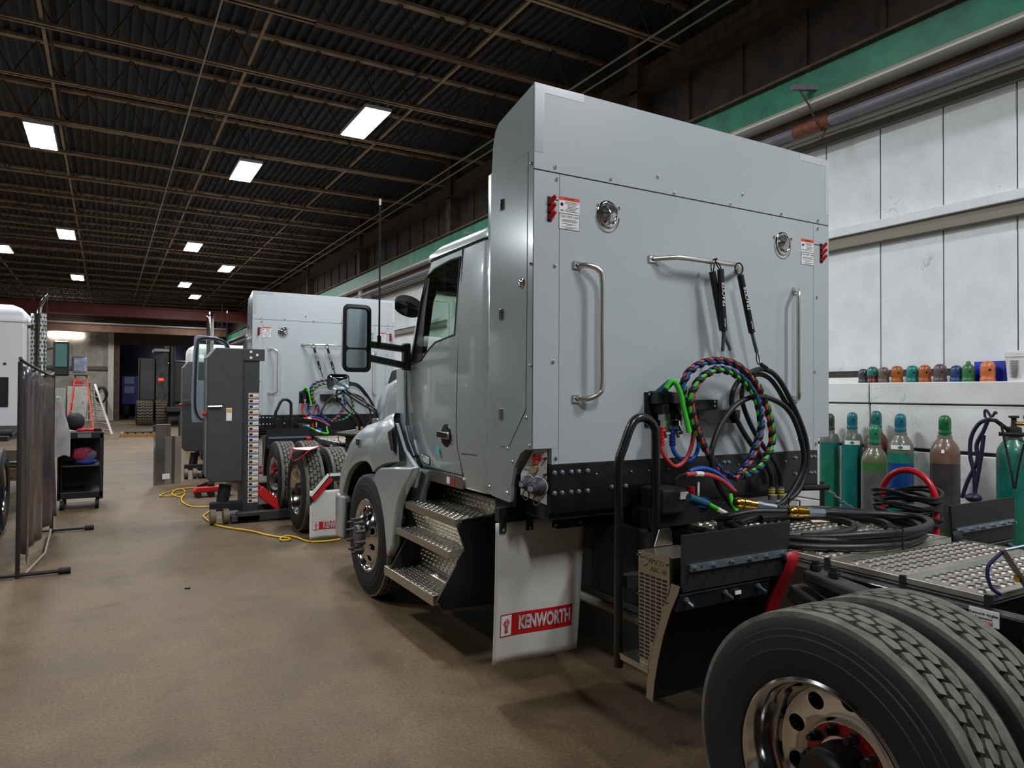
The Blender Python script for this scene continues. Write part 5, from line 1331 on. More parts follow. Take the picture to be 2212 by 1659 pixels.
MB().grid([[o+Vector((-.118*math.cos(a+.45), -.118*math.sin(a+.45), 1.26)) for a in (-.2, -.1, 0)], [o+Vector((-.108*math.cos(a+.45), -.108*math.sin(a+.45), 1.29)) for a in (-.2, -.1, 0)]]).build('label', LABELW, t)
# welding gas cylinder with regulators at the right edge
t, o, sh = cylinder(2190, 6.05, 1.62, .23, [(0, (36, 112, 92)), (.9, (26, 116, 104)), (1.2, (40, 118, 100))], None, 'large scuffed teal gas cylinder with regulator and hoses at the right edge')
rg = MB().lathe([(.05, 0), (.055, .02), (.05, .07), (.02, .08), (.018, .14), (.035, .145), (.035, .16)], (o.x, o.y, sh), (0, 0, 1), 14).build('valve', mat('valve_dark', (58, 54, 52), .5, metal=.5), t, smooth=40)
dv = Vector((.45, -.85, 0)).normalized()
MB().cyl((o.x, o.y, sh+.1), o+dv*.2+Vector((0, 0, sh+.1)), .016, n=10).build('regulator', BRASS, rg, smooth=40)
for k, (a, zz) in enumerate(((.09, .15), (.18, .15))):
    c = o+dv*a+Vector((0, 0, sh+zz)); MB().lathe([(.032, -.012), (.034, 0), (.03, .014)], c, (-.8, -.55, 0), 16).build('gauge', mat('gauge_brass', (150, 124, 44), .35, metal=.7), rg, smooth=40)
for a in (.09, .18): MB().cyl(o+dv*a+Vector((0, 0, sh+.1)), o+dv*a+Vector((0, 0, sh+.14)), .008, n=8).build('gauge_stem', BRASS, rg)
MB().tube([(o.x-.1, o.y+.06, sh+.02), (o.x-.02, o.y-.1, sh+.02), (o.x+.1, o.y-.1, sh+.0)], .016, 8).build('collar', BLACKM, t)
sd = Vector((-o.y, o.x, 0)).normalized()   # towards the left in the photo
HPUR = mat('hose_purple', (38, 30, 58), .45)
hs = thing('torch_hose', 'dark purple torch hose hung in loops beside the teal cylinder', 'hose', o+sd*.15+Vector((0, 0, 1.45)))
def wp(px, py, x=5.95): return PT(px, py, x=x)
for P in ([(2140, 905), (2115, 915), (2098, 945), (2096, 985), (2104, 1020), (2106, 1060), (2108, 1085)], [(2135, 905), (2125, 930), (2110, 960), (2112, 990), (2105, 1010), (2090, 1040), (2078, 1075)], [(2125, 940), (2120, 980), (2112, 1030), (2104, 1070)]):
    MB().tube(spline([wp(a, b, 5.9) for a, b in P], 6), .016, 8).build('hose', HPUR, hs, smooth=60)
MB().tube([(o.x, o.y, sh+.02), wp(2150, 908, 5.92), wp(2128, 906, 5.9)], .016, 8).build('hanger_arm', BLACKM, hs)
MB().sphere(wp(2103, 1075, 5.88), .06, 10, 8, (1, 1, .6)).build('torch_bundle', HPUR, hs, smooth=60)
MB().tube(spline([wp(2128, 902), wp(2127, 888), wp(2132, 887), wp(2142, 900), wp(2150, 890), wp(2152, 895)], 5), .01, 7).build('hook', mat('hook_dark', (40, 34, 60), .5), hs, smooth=50)
MB().tube(spline([wp(2162, 912, 5.88), wp(2172, 960, 5.88), wp(2185, 1020, 5.86), wp(2192, 1055, 5.85), wp(2200, 1010, 5.86), wp(2212, 960, 5.87)], 6), .009, 7).build('hose', HBLK, hs, smooth=60)
# loose caps on the ledge
CAPS = [(1865, (64, 66, 72), 'small dark grey valve cap, first from the left on the ledge', .92), (1885, (60, 70, 66), 'two tone valve cap, teal top and maroon bottom, on the ledge', 1.04), (1909, (104, 88, 80), 'brown grey valve cap on the ledge beside the two tone one', 1.0),
        (1938, (170, 92, 32), 'orange valve cap on the ledge, left of the teal one', 1.05), (1971, (22, 128, 116), 'teal valve cap on the ledge between two orange ones', 1.05), (1998, (166, 88, 34), 'orange valve cap with a dark hole, right of the teal one', 1.05),
        (2031, (92, 78, 80), 'dull mauve grey valve cap alone on the ledge', 1.08), (2066, (40, 66, 116), 'navy blue valve cap on the ledge', .97), (2092, (52, 108, 62), 'green valve cap with stepped top on the ledge', 1.02), (2134, (206, 116, 66), 'large pale orange valve cap, rightmost before the bucket', 1.16)]
for px, c, lb, k in CAPS:
    p = PT(px, 826, x=6.6)
    ob = cyl_cap((6.6, p.y, 1.87), .05*k, .155*k, pm('lc_%d_%d' % (px, c[0]), c)); tag(ob, lb, 'valve cap', 'valve caps on the wall ledge')
    if px == 1885:
        MB().lathe([(.053, .07), (.053, .115), (.048, .138), (.029, .157), (.005, .164)], (6.6, p.y, 1.87), (0, 0, 1), 20).build('teal_top', pm('cap_teal2', (24, 118, 98)), ob, smooth=50)
        ob.data.materials[0] = pm('cap_maroon', (112, 44, 48))
    if px == 2092: MB().lathe([(.02, 0), (.018, .02), (.01, .026)], (6.6, p.y, 1.87+.157), (0, 0, 1), 12).build('knob', pm('cap_green2', (52, 108, 62)), ob, smooth=50)
p = PT(2148, 790, x=6.72)
bx = MB().prism([(6.69, p.y-.10, 2.05), (6.69, p.y+.15, 2.05), (6.67, p.y+.13, 1.87), (6.67, p.y-.09, 1.87)], (.1, 0, 0))
tag(bx.build('parts_bin', mat('bin_blue', (20, 40, 176), .45)), 'blue plastic parts bin on the ledge behind the pale orange cap', 'bin')
p = PT(2203, 800, x=6.62)
bk_ = thing('plastic_bucket', 'white plastic bucket with printed label at the right end of the ledge', 'bucket', (6.62, p.y, 1.87))
MB().lathe([(.085, 0), (.1, .2), (.106, .205), (.106, .235), (.1, .245)], (6.62, p.y, 1.87), (0, 0, 1), 24).build('pail', mat('pail_white', (226, 226, 224), .4), bk_, smooth=40)
MB().lathe([(.108, .225), (.108, .25), (.09, .255)], (6.62, p.y, 1.87), (0, 0, 1), 24).build('lid', LABELW, bk_, smooth=40)
lb_ = MB()
for k in range(9): lb_.box(6.518, 6.53, p.y-.03, p.y+.03, 1.91+k*.016, 1.915+k*.016)
lb_.build('print_lines', mat('print_grey', (140, 142, 146), .6), bk_)

# cable cart with red hoop handle
A = PT(1905, 1075, x=5.1); B = PT(2022, 1075, x=5.1)
cyc = (A+B)/2; un_ = (B-A).normalized(); un_.z = 0; hw_ = (B-A).length/2; fwd = Vector((-un_.y, un_.x, 0))
cart = thing('cable_cart', 'welding cable cart with tall red hoop handle and wound black cables', 'cart', (cyc.x, cyc.y, 0))
def cl_(u, v, z): return Vector((cyc.x, cyc.y, 0))+un_*u+fwd*v+Vector((0, 0, z))
MB().tube([cl_(-hw_, 0, .1), cl_(-hw_, 0, .95)]+[cl_(-hw_*math.cos(a), 0, .98+.22*math.sin(a)) for a in [math.pi*k/14 for k in range(15)]]+[cl_(hw_, 0, .95), cl_(hw_, 0, .1)], .022, 10).build('hoop_handle', mat('handle_red', (206, 24, 40), .35, coat=.3), cart, smooth=50)
MB().prism([cl_(-hw_*.8, -.2, .2), cl_(hw_*.8, -.2, .2), cl_(hw_*.8, .2, .2), cl_(-hw_*.8, .2, .2)], (0, 0, .55)).build('welder_case', mat('case_dark', (34, 34, 36), .5), cart, bev=.02)
yl_ = MB(); yl_.prism([cl_(-hw_*.5, -.212, .62), cl_(hw_*.55, -.212, .62), cl_(hw_*.55, -.2, .62), cl_(-hw_*.5, -.2, .62)], (0, 0, .11))
yl_.build('yellow_plate', mat('plate_yellow', (206, 168, 20), .45), cart)
for sgn in (-1, 1): MB().cyl(cl_(sgn*hw_*.9, -.05, .1), cl_(sgn*hw_*1.15, -.05, .1), .1, n=18).build('wheel', RUBBER, cart, smooth=40)
random.seed(3)
for k in range(11):
    zz = .82+k*.022+random.uniform(-.01, .01); rr = hw_*random.uniform(.95, 1.18); ph = random.uniform(0, 6)
    MB().tube([cl_(rr*math.cos(a+ph), -.02+rr*.9*math.sin(a+ph), zz+.025*math.sin(2*a+k)) for a in [2*math.pi*q/24 for q in range(24)]], .012, 6, closed=True).build('cable_loop', HBLK, cart, smooth=60)
MB().tube(spline([cl_(hw_*1.0, -.2, .7), cl_(hw_*.7, -.26, .6), cl_(hw_*.3, -.25, .52)], 5), .012, 6).build('red_cable', REDP, cart, smooth=60)
# restraint chain
P0, P1 = PT(1776, 1045, x=5.5), PT(1998, 1132, x=5.45)
chn = thing('restraint_chain', 'slack steel chain strung in front of the gas cylinders', 'chain', P0)
def cpos(u): 
    p = P0.lerp(P1, u); p.z -= .20*4*u*(1-u)*.6; return p
nl = 34; lk0 = None
for k in range(nl):
    c = cpos((k+.5)/nl); d = (cpos((k+1)/nl)-cpos(k/nl)); L_ = d.length; d.normalize()
    s_ = d.cross(Vector((0, 0, 1))).normalized() if k % 2 else d.cross(Vector((0, 0, 1))).normalized().cross(d)
    MB().tube([c+d*L_*.72*math.cos(a)+s_*.012*math.sin(a) for a in [2*math.pi*q/8 for q in range(8)]], .0038, 5, closed=True).build('link', ZINC, chn, smooth=60)
MB().cyl((P1.x, P1.y, 0), (P1.x, P1.y, P1.z+.02), .02, n=8).build('chain_post', BLACKM, chn)
MB().cyl((P0.x, P0.y, 0), (P0.x, P0.y, P0.z+.02), .02, n=8).build('chain_post', BLACKM, chn)

# drum fan on the wall far ahead
fp_ = PT(882, 662, x=6.05)
fan = thing('wall_fan', 'round black drum fan on the right wall beyond the silver cab window', 'fan', fp_)
axd = Vector((-.42, -.28, -.86)).normalized()
MB().lathe([(.32, -.09), (.34, -.07), (.34, .07), (.32, .09)], fp_, axd, 28, cap0=True, cap1=False).build('drum', BLACKM, fan, smooth=40)
for k in range(3):
    a = 2*math.pi*k/3; e1 = axd.orthogonal().normalized(); e2 = axd.cross(e1); d1 = e1*math.cos(a)+e2*math.sin(a); d2 = e1*math.cos(a+.6)+e2*math.sin(a+.6)
    MB().prism([fp_+d1*.05, fp_+d1*.3, fp_+d2*.3+axd*.05, fp_+d2*.05+axd*.02], axd*.008).build('blade', mat('blade_grey', (84, 80, 78), .5), fan)
for r_ in (.1, .17, .24, .31):
    e1 = axd.orthogonal().normalized(); e2 = axd.cross(e1)
    MB().tube([fp_+axd*.08+(e1*math.cos(a)+e2*math.sin(a))*r_ for a in [2*math.pi*q/20 for q in range(20)]], .004, 4, closed=True).build('guard_ring', BLACKM, fan)
MB().cyl(fp_-axd*.08, (6.5, fp_.y+.15, fp_.z), .03, n=8).build('wall_bracket', BLACKM, fan)

# red bordered notice lying on the second tractor's tyre
ns = thing('notice_card', 'white notice card with red edging resting on the second tractor tyre', 'card', PT(657, 970, y=8.75))
Q = [PT(629, 968, y=8.85), PT(693, 964, y=8.95), PT(668, 973, y=8.45), PT(640, 972, y=8.45)]
MB().add(Q, [(0, 1, 2, 3)]).build('card', LABELW, ns, solid=.003)
MB().tube([Q[0], Q[1], Q[2], Q[3]], .007, 6, closed=True).build('red_edging', REDP, ns)
MB().tube(spline([PT(627, 969, y=8.5), PT(629, 985, y=8.43), PT(634, 995, y=8.42), PT(650, 988, y=8.42), PT(668, 973, y=8.45)], 5), .006, 6).build('red_cord', REDP, ns, smooth=60)

# ================================================================ mobile column lifts
LIFTG = mat('lift_grey', (62, 63, 64), .6, noise=(6, .15), bump=(80, .1))
def column_lift(Y, x0, label, ztop, sgn=1):
    """x0 = left edge of the housing"""
    t = thing('column_lift', label, 'vehicle lift', (x0+.3, Y, 0), 'mobile column lifts beside the second tractor')
    MB().prism([(x0, Y, .62), (x0, Y, ztop-.13), (x0+.1, Y, ztop), (x0+.44, Y, ztop), (x0+.44, Y, .55), (x0+.06, Y, .55)], (0, .45, 0)).build('housing', LIFTG, t, bev=.012)
    MB().box(x0-.015, x0, Y+.05, Y+.1, .62, ztop-.15).build('edge_rail', mat('edge_grey', (130, 128, 122), .5), t)
    MB().box(x0+.44, x0+.66, Y+.05, Y+.38, .06, ztop-.02).build('mast', mat('mast_grey', (52, 53, 55), .5), t, bev=.01)
    tp = MB().box(x0+.42, x0+.72, Y+.02, Y+.06, ztop-.16, ztop).build('top_plate', LIFTG, t, bev=.005)
    for dx, dz in ((.12, -.04), (.2, -.08), (.12, -.12)): MB().lathe([(.018, 0), (.018, .003)], (x0+.42+dx, Y+.02, ztop+dz), (0, -1, 0), 10).build('plate_plug', LABELW, tp)
    colr = [(206, 170, 60), (206, 110, 50), (80, 120, 180)]
    for k in range(20):
        z = ztop-.66-k*.075
        s_ = MB().box(x0+.52, x0+.65, Y+.044, Y+.05, z, z+.062).build('warning_label', LABELW, t)
        MB().box(x0+.525, x0+.645, Y+.042, Y+.044, z+.048, z+.06).build('label_header', mat('hdr%d' % (k % 3), colr[k % 3], .5), s_)
        MB().box(x0+.53, x0+.575, Y+.042, Y+.044, z+.008, z+.04).build('pictogram', INK, s_)
        MB().box(x0+.585, x0+.64, Y+.042, Y+.044, z+.012, z+.02).build('pictogram', mat('pic_grey', (110, 110, 116), .6), s_)
    s_ = MB().box(x0+.23, x0+.30, Y-.004, Y, ztop-.97, ztop-.80).build('yellow_label', LABELW, t)
    MB().box(x0+.235, x0+.295, Y-.006, Y-.004, ztop-.86, ztop-.81).build('label_header', mat('hdr0', (206, 170, 60), .5), s_)
    MB().cyl((x0+.0, Y-.03, ztop-.78), (x0+.17, Y-.03, ztop-.775), .014, n=8).build('latch_handle', CHROME, t)
    MB().lathe([(.03, 0), (.03, .03), (.02, .04)], (x0-.02, Y+.02, ztop-.87), (-1, 0, 0), 12).build('stop_button', REDP, t)
    MB().box(x0+.36, x0+2.0 if sgn else x0+.9, Y-.1, Y+.02, .02, .14).build('base_leg', mat('mast_grey', (52, 53, 55), .5), t, bev=.01)
    MB().box(x0+.36, x0+1.7, Y+.5, Y+.62, .02, .14).build('base_leg', mat('mast_grey', (52, 53, 55), .5), t, bev=.01)
    MB().box(x0+.3, x0+.66, Y-.1, Y+.6, .02, .10).build('base_plate', LIFTG, t, bev=.01)
    MB().bar((x0+.25, Y+.15, .5), (x0+.2, Y+.12, .2), .12, .12).box(x0+.05, x0+.45, Y+.02, Y+.16, .16, .28).build('steer_fork', BLACKM, t, bev=.015)
    for dx in (.04, .2):
        MB().cyl((x0+dx, Y-.02, .1), (x0+dx+.07, Y-.02, .1), .1, n=18).build('castor', mat('castor_tan', (112, 98, 80), .6), t, smooth=40)
    for q, yy in enumerate((Y+.12, Y+.46)):
        MB().bar((x0+.68, yy, .40), (x0+1.02, yy-.02, .10), .09, .13).build('wheel_fork', mat('fork_red', (196, 28, 30), .45), t, bev=.012)
    return t
Y1 = 9.95
xL = PT(448, 900, y=Y1).x
column_lift(Y1, xL, 'dark grey column lift with a strip of warning labels beside the second tractor wheels', 2.33)
Y2 = 15.4
xL2 = PT(394, 900, y=Y2).x
column_lift(Y2, xL2, 'dark grey column lift standing further back, partly behind the open cab door', 2.35)
# floor jack
jk = PT(455, 1072, z=0)
fj = thing('floor_jack', 'low red floor jack on wheels behind the near column lift', 'jack', (jk.x, jk.y, 0))
MB().xz([(jk.x-.28, .1), (jk.x-.22, .17), (jk.x+.2, .17), (jk.x+.34, .10), (jk.x+.3, .08), (jk.x-.25, .08)], jk.y-.1, jk.y+.1).build('jack_frame', mat('fork_red', (196, 28, 30), .45), fj, bev=.015)
for dx in (-.2, .0, .24):
    MB().cyl((jk.x+dx, jk.y-.13, .05), (jk.x+dx, jk.y+.13, .05), .05, n=14).build('jack_wheel', BLACKM, fj, smooth=40)
MB().lathe([(.05, 0), (.06, .03), (.05, .06)], (jk.x+.0, jk.y, .17), (0, 0, 1), 14).build('jack_saddle', BLACKM, fj)
MB().bar((jk.x-.2, jk.y, .17), (jk.x+.1, jk.y+.2, .24), .04, .05).build('jack_handle', BLACKM, fj)
# yellow extension cord
YC = mat('cord_yellow', (226, 186, 30), .5)
cordpx = [(470, 1049), (430, 1053), (398, 1056), (372, 1060), (345, 1071), (368, 1072), (400, 1062), (385, 1056), (372, 1068), (392, 1074), (400, 1066), (392, 1078), (396, 1086), (412, 1094), (440, 1096), (462, 1094), (448, 1108), (440, 1117), (462, 1132), (490, 1140), (540, 1148), (575, 1155), (598, 1160), (612, 1162), (625, 1163), (624, 1167), (608, 1168), (606, 1163), (618, 1158), (640, 1162), (665, 1169), (700, 1170), (735, 1166)]
cd_ = MB().tube(spline([PT(a, b, z=.012)+Vector((0, 0, .004*(i % 3))) for i, (a, b) in enumerate(cordpx)], 6), .011, 6).build('extension_cord', YC, smooth=60)
tag(cd_, 'yellow extension cord snaking over the floor past the column lift', 'cord')
# bent metal sheets standing on the floor
sa, sb = PT(331, 1049, z=0), PT(391, 1043, z=0)
sh_ = thing('metal_sheet_stack', 'shiny bent aluminium guard panels standing on edge on the floor', 'metal panel', sa)
dirn = (sb-sa).normalized(); nrm = Vector((-dirn.y, dirn.x, 0)); Ls = (sb-sa).length
prf = [0, .08, .45, .62, .8, 1.0]; off = [0, .02, .05, -.02, .04, .0]
for i in range(5):
    a, b_ = sa+dirn*Ls*prf[i]+nrm*off[i], sa+dirn*Ls*prf[i+1]+nrm*off[i+1]
    MB().add([a, b_, b_+Vector((0, 0, .9)), a+Vector((0, 0, .9))], [(0, 1, 2, 3)]).build('sheet', mat('bright_sheet%d' % (i % 2), ((196, 192, 186), (150, 148, 148))[i % 2], .32, metal=.9), sh_, solid=.004)
MB().prism([sa+dirn*.16-nrm*.006+Vector((0, 0, .1)), sa+dirn*.3-nrm*.006+Vector((0, 0, .1)), sa+dirn*.3-nrm*.006+Vector((0, 0, .2)), sa+dirn*.16-nrm*.006+Vector((0, 0, .2))], nrm*.002).build('label', LABELW, sh_)
s2 = PT(345, 990, z=0)
s2 = PT(355, 945, z=0)
tag(MB().box(s2.x-.28, s2.x+.22, s2.y, s2.y+.3, 0, .5).build('metal_crate', mat('crate_grey', (110, 106, 100), .3, metal=.8), bev=.01), 'grey metal crate on the floor beyond the bent panels', 'crate')
# pallet with parts
pp_ = PT(300, 944, z=0)
pal = thing('pallet', 'wooden pallet with flat steel parts on the floor near the far door', 'pallet', (pp_.x+.6, pp_.y+.5, 0))
WOOD = mat('pallet_wood', (150, 112, 62), .8, noise=(9, .3))
for k in range(6): MB().box(pp_.x-.6+k*.26, pp_.x-.42+k*.26, pp_.y, pp_.y+1.1, .12, .145).build('deck_board', WOOD, pal)
for k in range(3): MB().box(pp_.x-.6, pp_.x+.9, pp_.y+k*.5, pp_.y+.1+k*.5, .0, .12).build('stringer', WOOD, pal)
tag(MB().box(pp_.x-.5, pp_.x+.8, pp_.y+.2, pp_.y+.9, .145, .2).box(pp_.x+.5, pp_.x+.7, pp_.y+.3, pp_.y+.5, .2, .42).build('steel_parts', mat('parts_dark', (50, 50, 54), .5, metal=.5), bev=.02), 'dark flat steel parts lying on the pallet', 'parts')

# ================================================================ welding screen
A0, A1 = PT(32, 1250, z=0), PT(115, 1150, z=0)
A0 = Vector((-.70, 7.95, 0)); A1 = Vector((-.57, 10.3, 0))
scn = thing('welding_screen', 'dark translucent welding curtain on a pipe frame at the left', 'screen', A0)
PIPE = mat('frame_pipe', (48, 46, 44), .5, metal=.4)
for q, (P, ft) in enumerate(((A0, .42), (A1, .45))):
    MB().cyl(P, P+Vector((0, 0, 2.02)), .019, n=10).build('post', PIPE, scn, smooth=50)
    MB().cyl(P+Vector((-.3, 0, .03)), P+Vector((ft, 0, .03)), .018, n=8).build('foot', PIPE, scn)
    MB().cyl(P+Vector((ft-.1, 0, .03)), P+Vector((ft, 0, .03)), .032, n=10).build('foot_pad', RUBBER, scn)
topp = spline([A0+Vector((0, 0, 2.05)), A0.lerp(A1, .05)+Vector((0, 0, 2.03)), A0.lerp(A1, .4)+Vector((.02, 0, 1.97)), A0.lerp(A1, .8)+Vector((.02, 0, 1.93)), A1+Vector((0, 0, 1.97))], 6)
MB().tube(topp, .016, 8).build('top_rail', PIPE, scn, smooth=50)
rows = []
for i in range(14):
    u = i/13; row = []
    for k in range(41):
        v = k/40; p = A0.lerp(A1, .04+v*.93); zt = 1.98-.05*v-.07*abs(math.sin(v*9.5))*(1 if .3 < v < .95 else .3); zb = .10+.04*math.sin(v*2.8)+.1*v
        row.append(p+Vector((.055*math.sin(v*19+u*.6)+.025*math.sin(v*43+u*2), 0, zb+(zt-zb)*(1-u))))
    rows.append(row)
CURT = mat('curtain_vinyl', (104, 90, 78), .25, coat=.3, noise=(1.6, .5), col2=(52, 48, 62), stretch=(1, 1, .5), alpha=.93)
MB().grid(rows).build('curtain', CURT, scn, smooth=60, solid=.002)
MB().tube([A0+Vector((.05, .05, .02)), A0.lerp(A1, .4)+Vector((.1, 0, .03)), A1+Vector((0, -.1, .06))], .012, 6).build('floor_cable', mat('pale_cable', (150, 140, 120), .6), scn)

# ================================================================ tool cart
c0 = PT(133, 1102, z=0); c1 = PT(212, 1098, z=0)
cx0, cx1, cy0 = c0.x-.06, c1.x+.06, c0.y-.05
tc_ = thing('tool_cart', 'black rolling tool cart with an open shelf side standing in the aisle', 'cart', ((cx0+cx1)/2, cy0+.3, 0))
BK = mat('cart_black', (18, 18, 20), .5)
for xx in (cx0, cx1-.05):
    for yy in (cy0, cy0+.75): MB().box(xx, xx+.05, yy, yy+.05, .14, 1.12).build('corner_post', BK, tc_, bev=.006)
for z0, z1 in ((.16, .26), (.62, .65), (1.04, 1.14)): MB().box(cx0, cx1, cy0, cy0+.8, z0, z1).build('shelf', BK, tc_, bev=.012)
MB().box(cx0+.02, cx0+.05, cy0, cy0+.8, .26, 1.04).build('side_panel', BK, tc_)
MB().box(cx0+.05, cx1-.05, cy0+.76, cy0+.79, .26, 1.04).build('side_panel', BK, tc_)
for xx in (cx0+.06, cx1-.08):
    for yy in (cy0+.03, cy0+.7): MB().cyl((xx-.02, yy, .07), (xx+.03, yy, .07), .07, n=16).build('castor', RUBBER, tc_, smooth=40)
MB().box(cx0+.25, cx0+.42, cy0-.004, cy0, 1.055, 1.12).build('label_plate', mat('plate_grey', (110, 110, 112), .4), tc_)
MB().lathe([(.05, 0), (.05, .05)], (cx1-.08, cy0+.08, 1.14), (0, 0, 1), 14).build('cup_holder', BK, tc_)
def lumpy(m_, a, seed):
    rnd = random.Random(seed); memo = {}
    for v in m_.v:
        k = (round(v.x, 4), round(v.y, 4), round(v.z, 4))
        if k not in memo: memo[k] = Vector((rnd.uniform(-a, a), rnd.uniform(-a, a), rnd.uniform(-a, a)*.6))
        v += memo[k]
    return m_
tag(lumpy(MB().sphere((cx0+.33, cy0+.15, .79), .16, 14, 9, (1, .6, .7)), .022, 4).build('rag_bag', mat('rag_red', (150, 36, 62), .8, noise=(12, .4)), smooth=60), 'bundle of red and pink rags in the tool cart shelf', 'rags')
tag(MB().sphere((cx0+.36, cy0+.12, .6+.09), .13, 12, 6, (1.1, .6, .35)).build('blue_cloth', mat('cloth_blue', (34, 50, 128), .8), smooth=60), 'blue cloth under the red rags in the tool cart', 'cloth')
tag(MB().lathe([(.09, 0), (.09, .05), (.02, .06)], (cx1-.2, cy0+.14, .78), (0, -1, .1), 18).build('tape_roll', mat('tape_teal', (30, 88, 112), .4), smooth=40), 'teal roll hanging in the tool cart', 'tape roll')
rg_ = MB()
for k in range(5): rg_.sphere((cx0+.28+k*.06, cy0+.2+.05*(k % 2), 1.16), .05, 8, 5, (1.2, 1, .5))
tag(rg_.build('red_rag', mat('rag_bright', (200, 46, 40), .8), smooth=60), 'crumpled red rags on top of the tool cart', 'rags')
# grey coat hung on the cart corner
rows = []
for i in range(9):
    u = i/8; w_ = .05+.17*min(1, u*1.6)
    rows.append([(cx0+.0+w_*math.cos(a)*.75, cy0-.12+w_*.5*math.sin(a), 1.66-u*.85+.02*math.sin(a*5)) for a in [2*math.pi*k/18 for k in range(18)]])
tag(MB().grid(rows, closed=True, flip=True).add(rows[0], [tuple(range(18))]).build('work_coat', mat('coat_grey', (150, 148, 146), .85, noise=(6, .25)), smooth=60), 'grey work coat draped at the corner of the tool cart', 'coat')
tag(lumpy(MB().sphere((cx0+.2, cy0+.3, 1.29), .135, 12, 8, (1, .9, 1)), .016, 9).build('shop_bag', mat('bag_black', (26, 26, 32), .7, bump=(8, .6)), smooth=50), 'black bag standing on the tool cart beside the coat', 'bag')

# ================================================================ ladders
def ladder(label, px, py, wtop, wbot, h, spread, colr, steps, Yd=None, rot=0.0):
    b = PT(px, py, z=0); t = thing('step_ladder', label, 'ladder', (b.x, b.y, 0)); m_ = mat('ladder_%d' % colr[0], colr, .45)
    for s_ in (-1, 1):
        MB().bar((s_*wbot/2+b.x, b.y, 0), (s_*wtop/2+b.x, b.y+spread/2, h), .06, .04, (0, 1, 0)).build('front_rail', m_, t)
        MB().bar((s_*wbot/2*.9+b.x, b.y+spread, 0), (s_*wtop/2+b.x, b.y+spread/2, h), .05, .035, (0, 1, 0)).build('rear_rail', m_, t)
    for k in range(steps):
        u = (k+1)/(steps+1); w_ = wbot+(wtop-wbot)*u
        MB().box(b.x-w_/2, b.x+w_/2, b.y+spread/2*u-.05, b.y+spread/2*u+.05, h*u-.012, h*u+.012).build('step', mat('ladder_step', (170, 168, 160), .4, metal=.6), t)
    MB().box(b.x-wtop/2-.05, b.x+wtop/2+.05, b.y+spread/2-.12, b.y+spread/2+.12, h, h+.05).build('top_cap', mat('ladder_cap', (120, 116, 100), .6), t)
    return t, b
lt, lb0 = ladder('orange red fibreglass step ladder behind the tool cart', 172, 947, .35, .95, 2.3, 1.3, (206, 62, 38), 6)
bxp = Vector((lb0.x-.05, lb0.y+.65, 2.35))
sb_ = thing('lamp_head', 'shiny silver lamp head standing on the orange ladder', 'lamp', bxp)
MB().box(bxp.x-.25, bxp.x+.25, bxp.y-.2, bxp.y+.2, 2.42, 3.05).build('lamp_case', mat('lamp_silver', (170, 172, 196), .2, metal=.9, noise=(4, .5)), sb_, bev=.08)
MB().box(bxp.x-.4, bxp.x+.4, bxp.y-.25, bxp.y+.25, 2.35, 2.42).build('lamp_base', mat('ladder_cap', (120, 116, 100), .6), sb_)
# leaning aluminium ladder
l0, l1 = PT(242, 938, z=0), PT(196, 826, y=33.4)
ll = thing('leaning_ladder', 'silver aluminium step ladder with slanting rails right of the orange one', 'ladder', l0)
LA = mat('ladder_alu', (170, 168, 158), .4, metal=.7)
base2 = PT(222, 932, z=0)
for P, Q in ((l0, PT(205, 830, y=l0.y+.8)), (base2+Vector((-.35, 0, 0)), PT(192, 826, y=l0.y+.8))):
    MB().bar(P, Q, .08, .05, (0, 1, 0)).build('rail', LA, ll)
for k in range(7):
    u = (k+.5)/7.5; a = l0.lerp(PT(205, 830, y=l0.y+.8), u); b_ = (base2+Vector((-.35, 0, 0))).lerp(PT(192, 826, y=l0.y+.8), u)
    MB().bar(a, b_, .1, .03).build('rung', LA, ll)
for dx in (.5, 1.0): MB().bar((l0.x-dx, l0.y+1.2, 0), (l0.x-.75, l0.y+.8, 2.1), .05, .04, (0, 1, 0)).build('rear_rail', LA, ll)

# ================================================================ white truck at the left edge
WP = mat('white_cab_paint', (226, 228, 230), .3, coat=.5)
wt = thing('white_truck', 'white day cab truck at the left edge behind the welding curtain', 'truck', (-2.2, 12.9, 0))
def cab_body(x0, x1, y0, y1, z0, z1, root, m_=WP, r=.18):
    P = []
    for u, zz in ((0, z0), (0, z1-.28), (.01, z1-.16), (.05, z1-.06), (.14, z1)):
        d = u*1.4
        P.append([(x0+d, y0+d, zz), ((x0+x1)/2, y0+d*.8, zz), (x1-d, y0+d, zz), (x1-d, (y0+y1)/2, zz), (x1-d, y1-d-(.35 if zz > z0+.9 else 0), zz), ((x0+x1)/2, y1-d-(.3 if zz > z0+.9 else 0), zz), (x0+d, y1-d-(.35 if zz > z0+.9 else 0), zz), (x0+d, (y0+y1)/2, zz)])
    b = MB().grid(P, closed=True); b.add(P[0], [tuple(range(7, -1, -1))]); b.add(P[-1], [tuple(range(8))])
    return b.build('cab', m_, root, bev=.05, seg=4, smooth=50)
wc = cab_body(-3.3, -1.06, 12.9, 14.8, 1.22, 3.06, wt)
rwd = MB().box(-1.95, -1.28, 12.888, 12.9, 1.5, 1.95).build('rear_vent', mat('vent_dark', (30, 30, 34), .4), wt, bev=.04)
MB().lathe([(.02, 0), (.02, .01)], (-1.33, 12.9, 2.15), (0, -1, 0), 10).build('plug', INK, wt)
MB().box(-3.3, -1.0, 12.895, 12.9, 2.78, 2.79).build('seam', mat('seam_grey', (120, 120, 120), .6), wt)
MB().box(-2.6, -2.5, 8.0, 16, .75, 1.0).box(-1.85, -1.75, 8.0, 16, .75, 1.0).box(-2.6, -1.75, 9, 9.2, .75, 1.0).box(-2.6, -1.75, 12, 12.2, .75, 1.15).build('frame', BLACKM, wt)
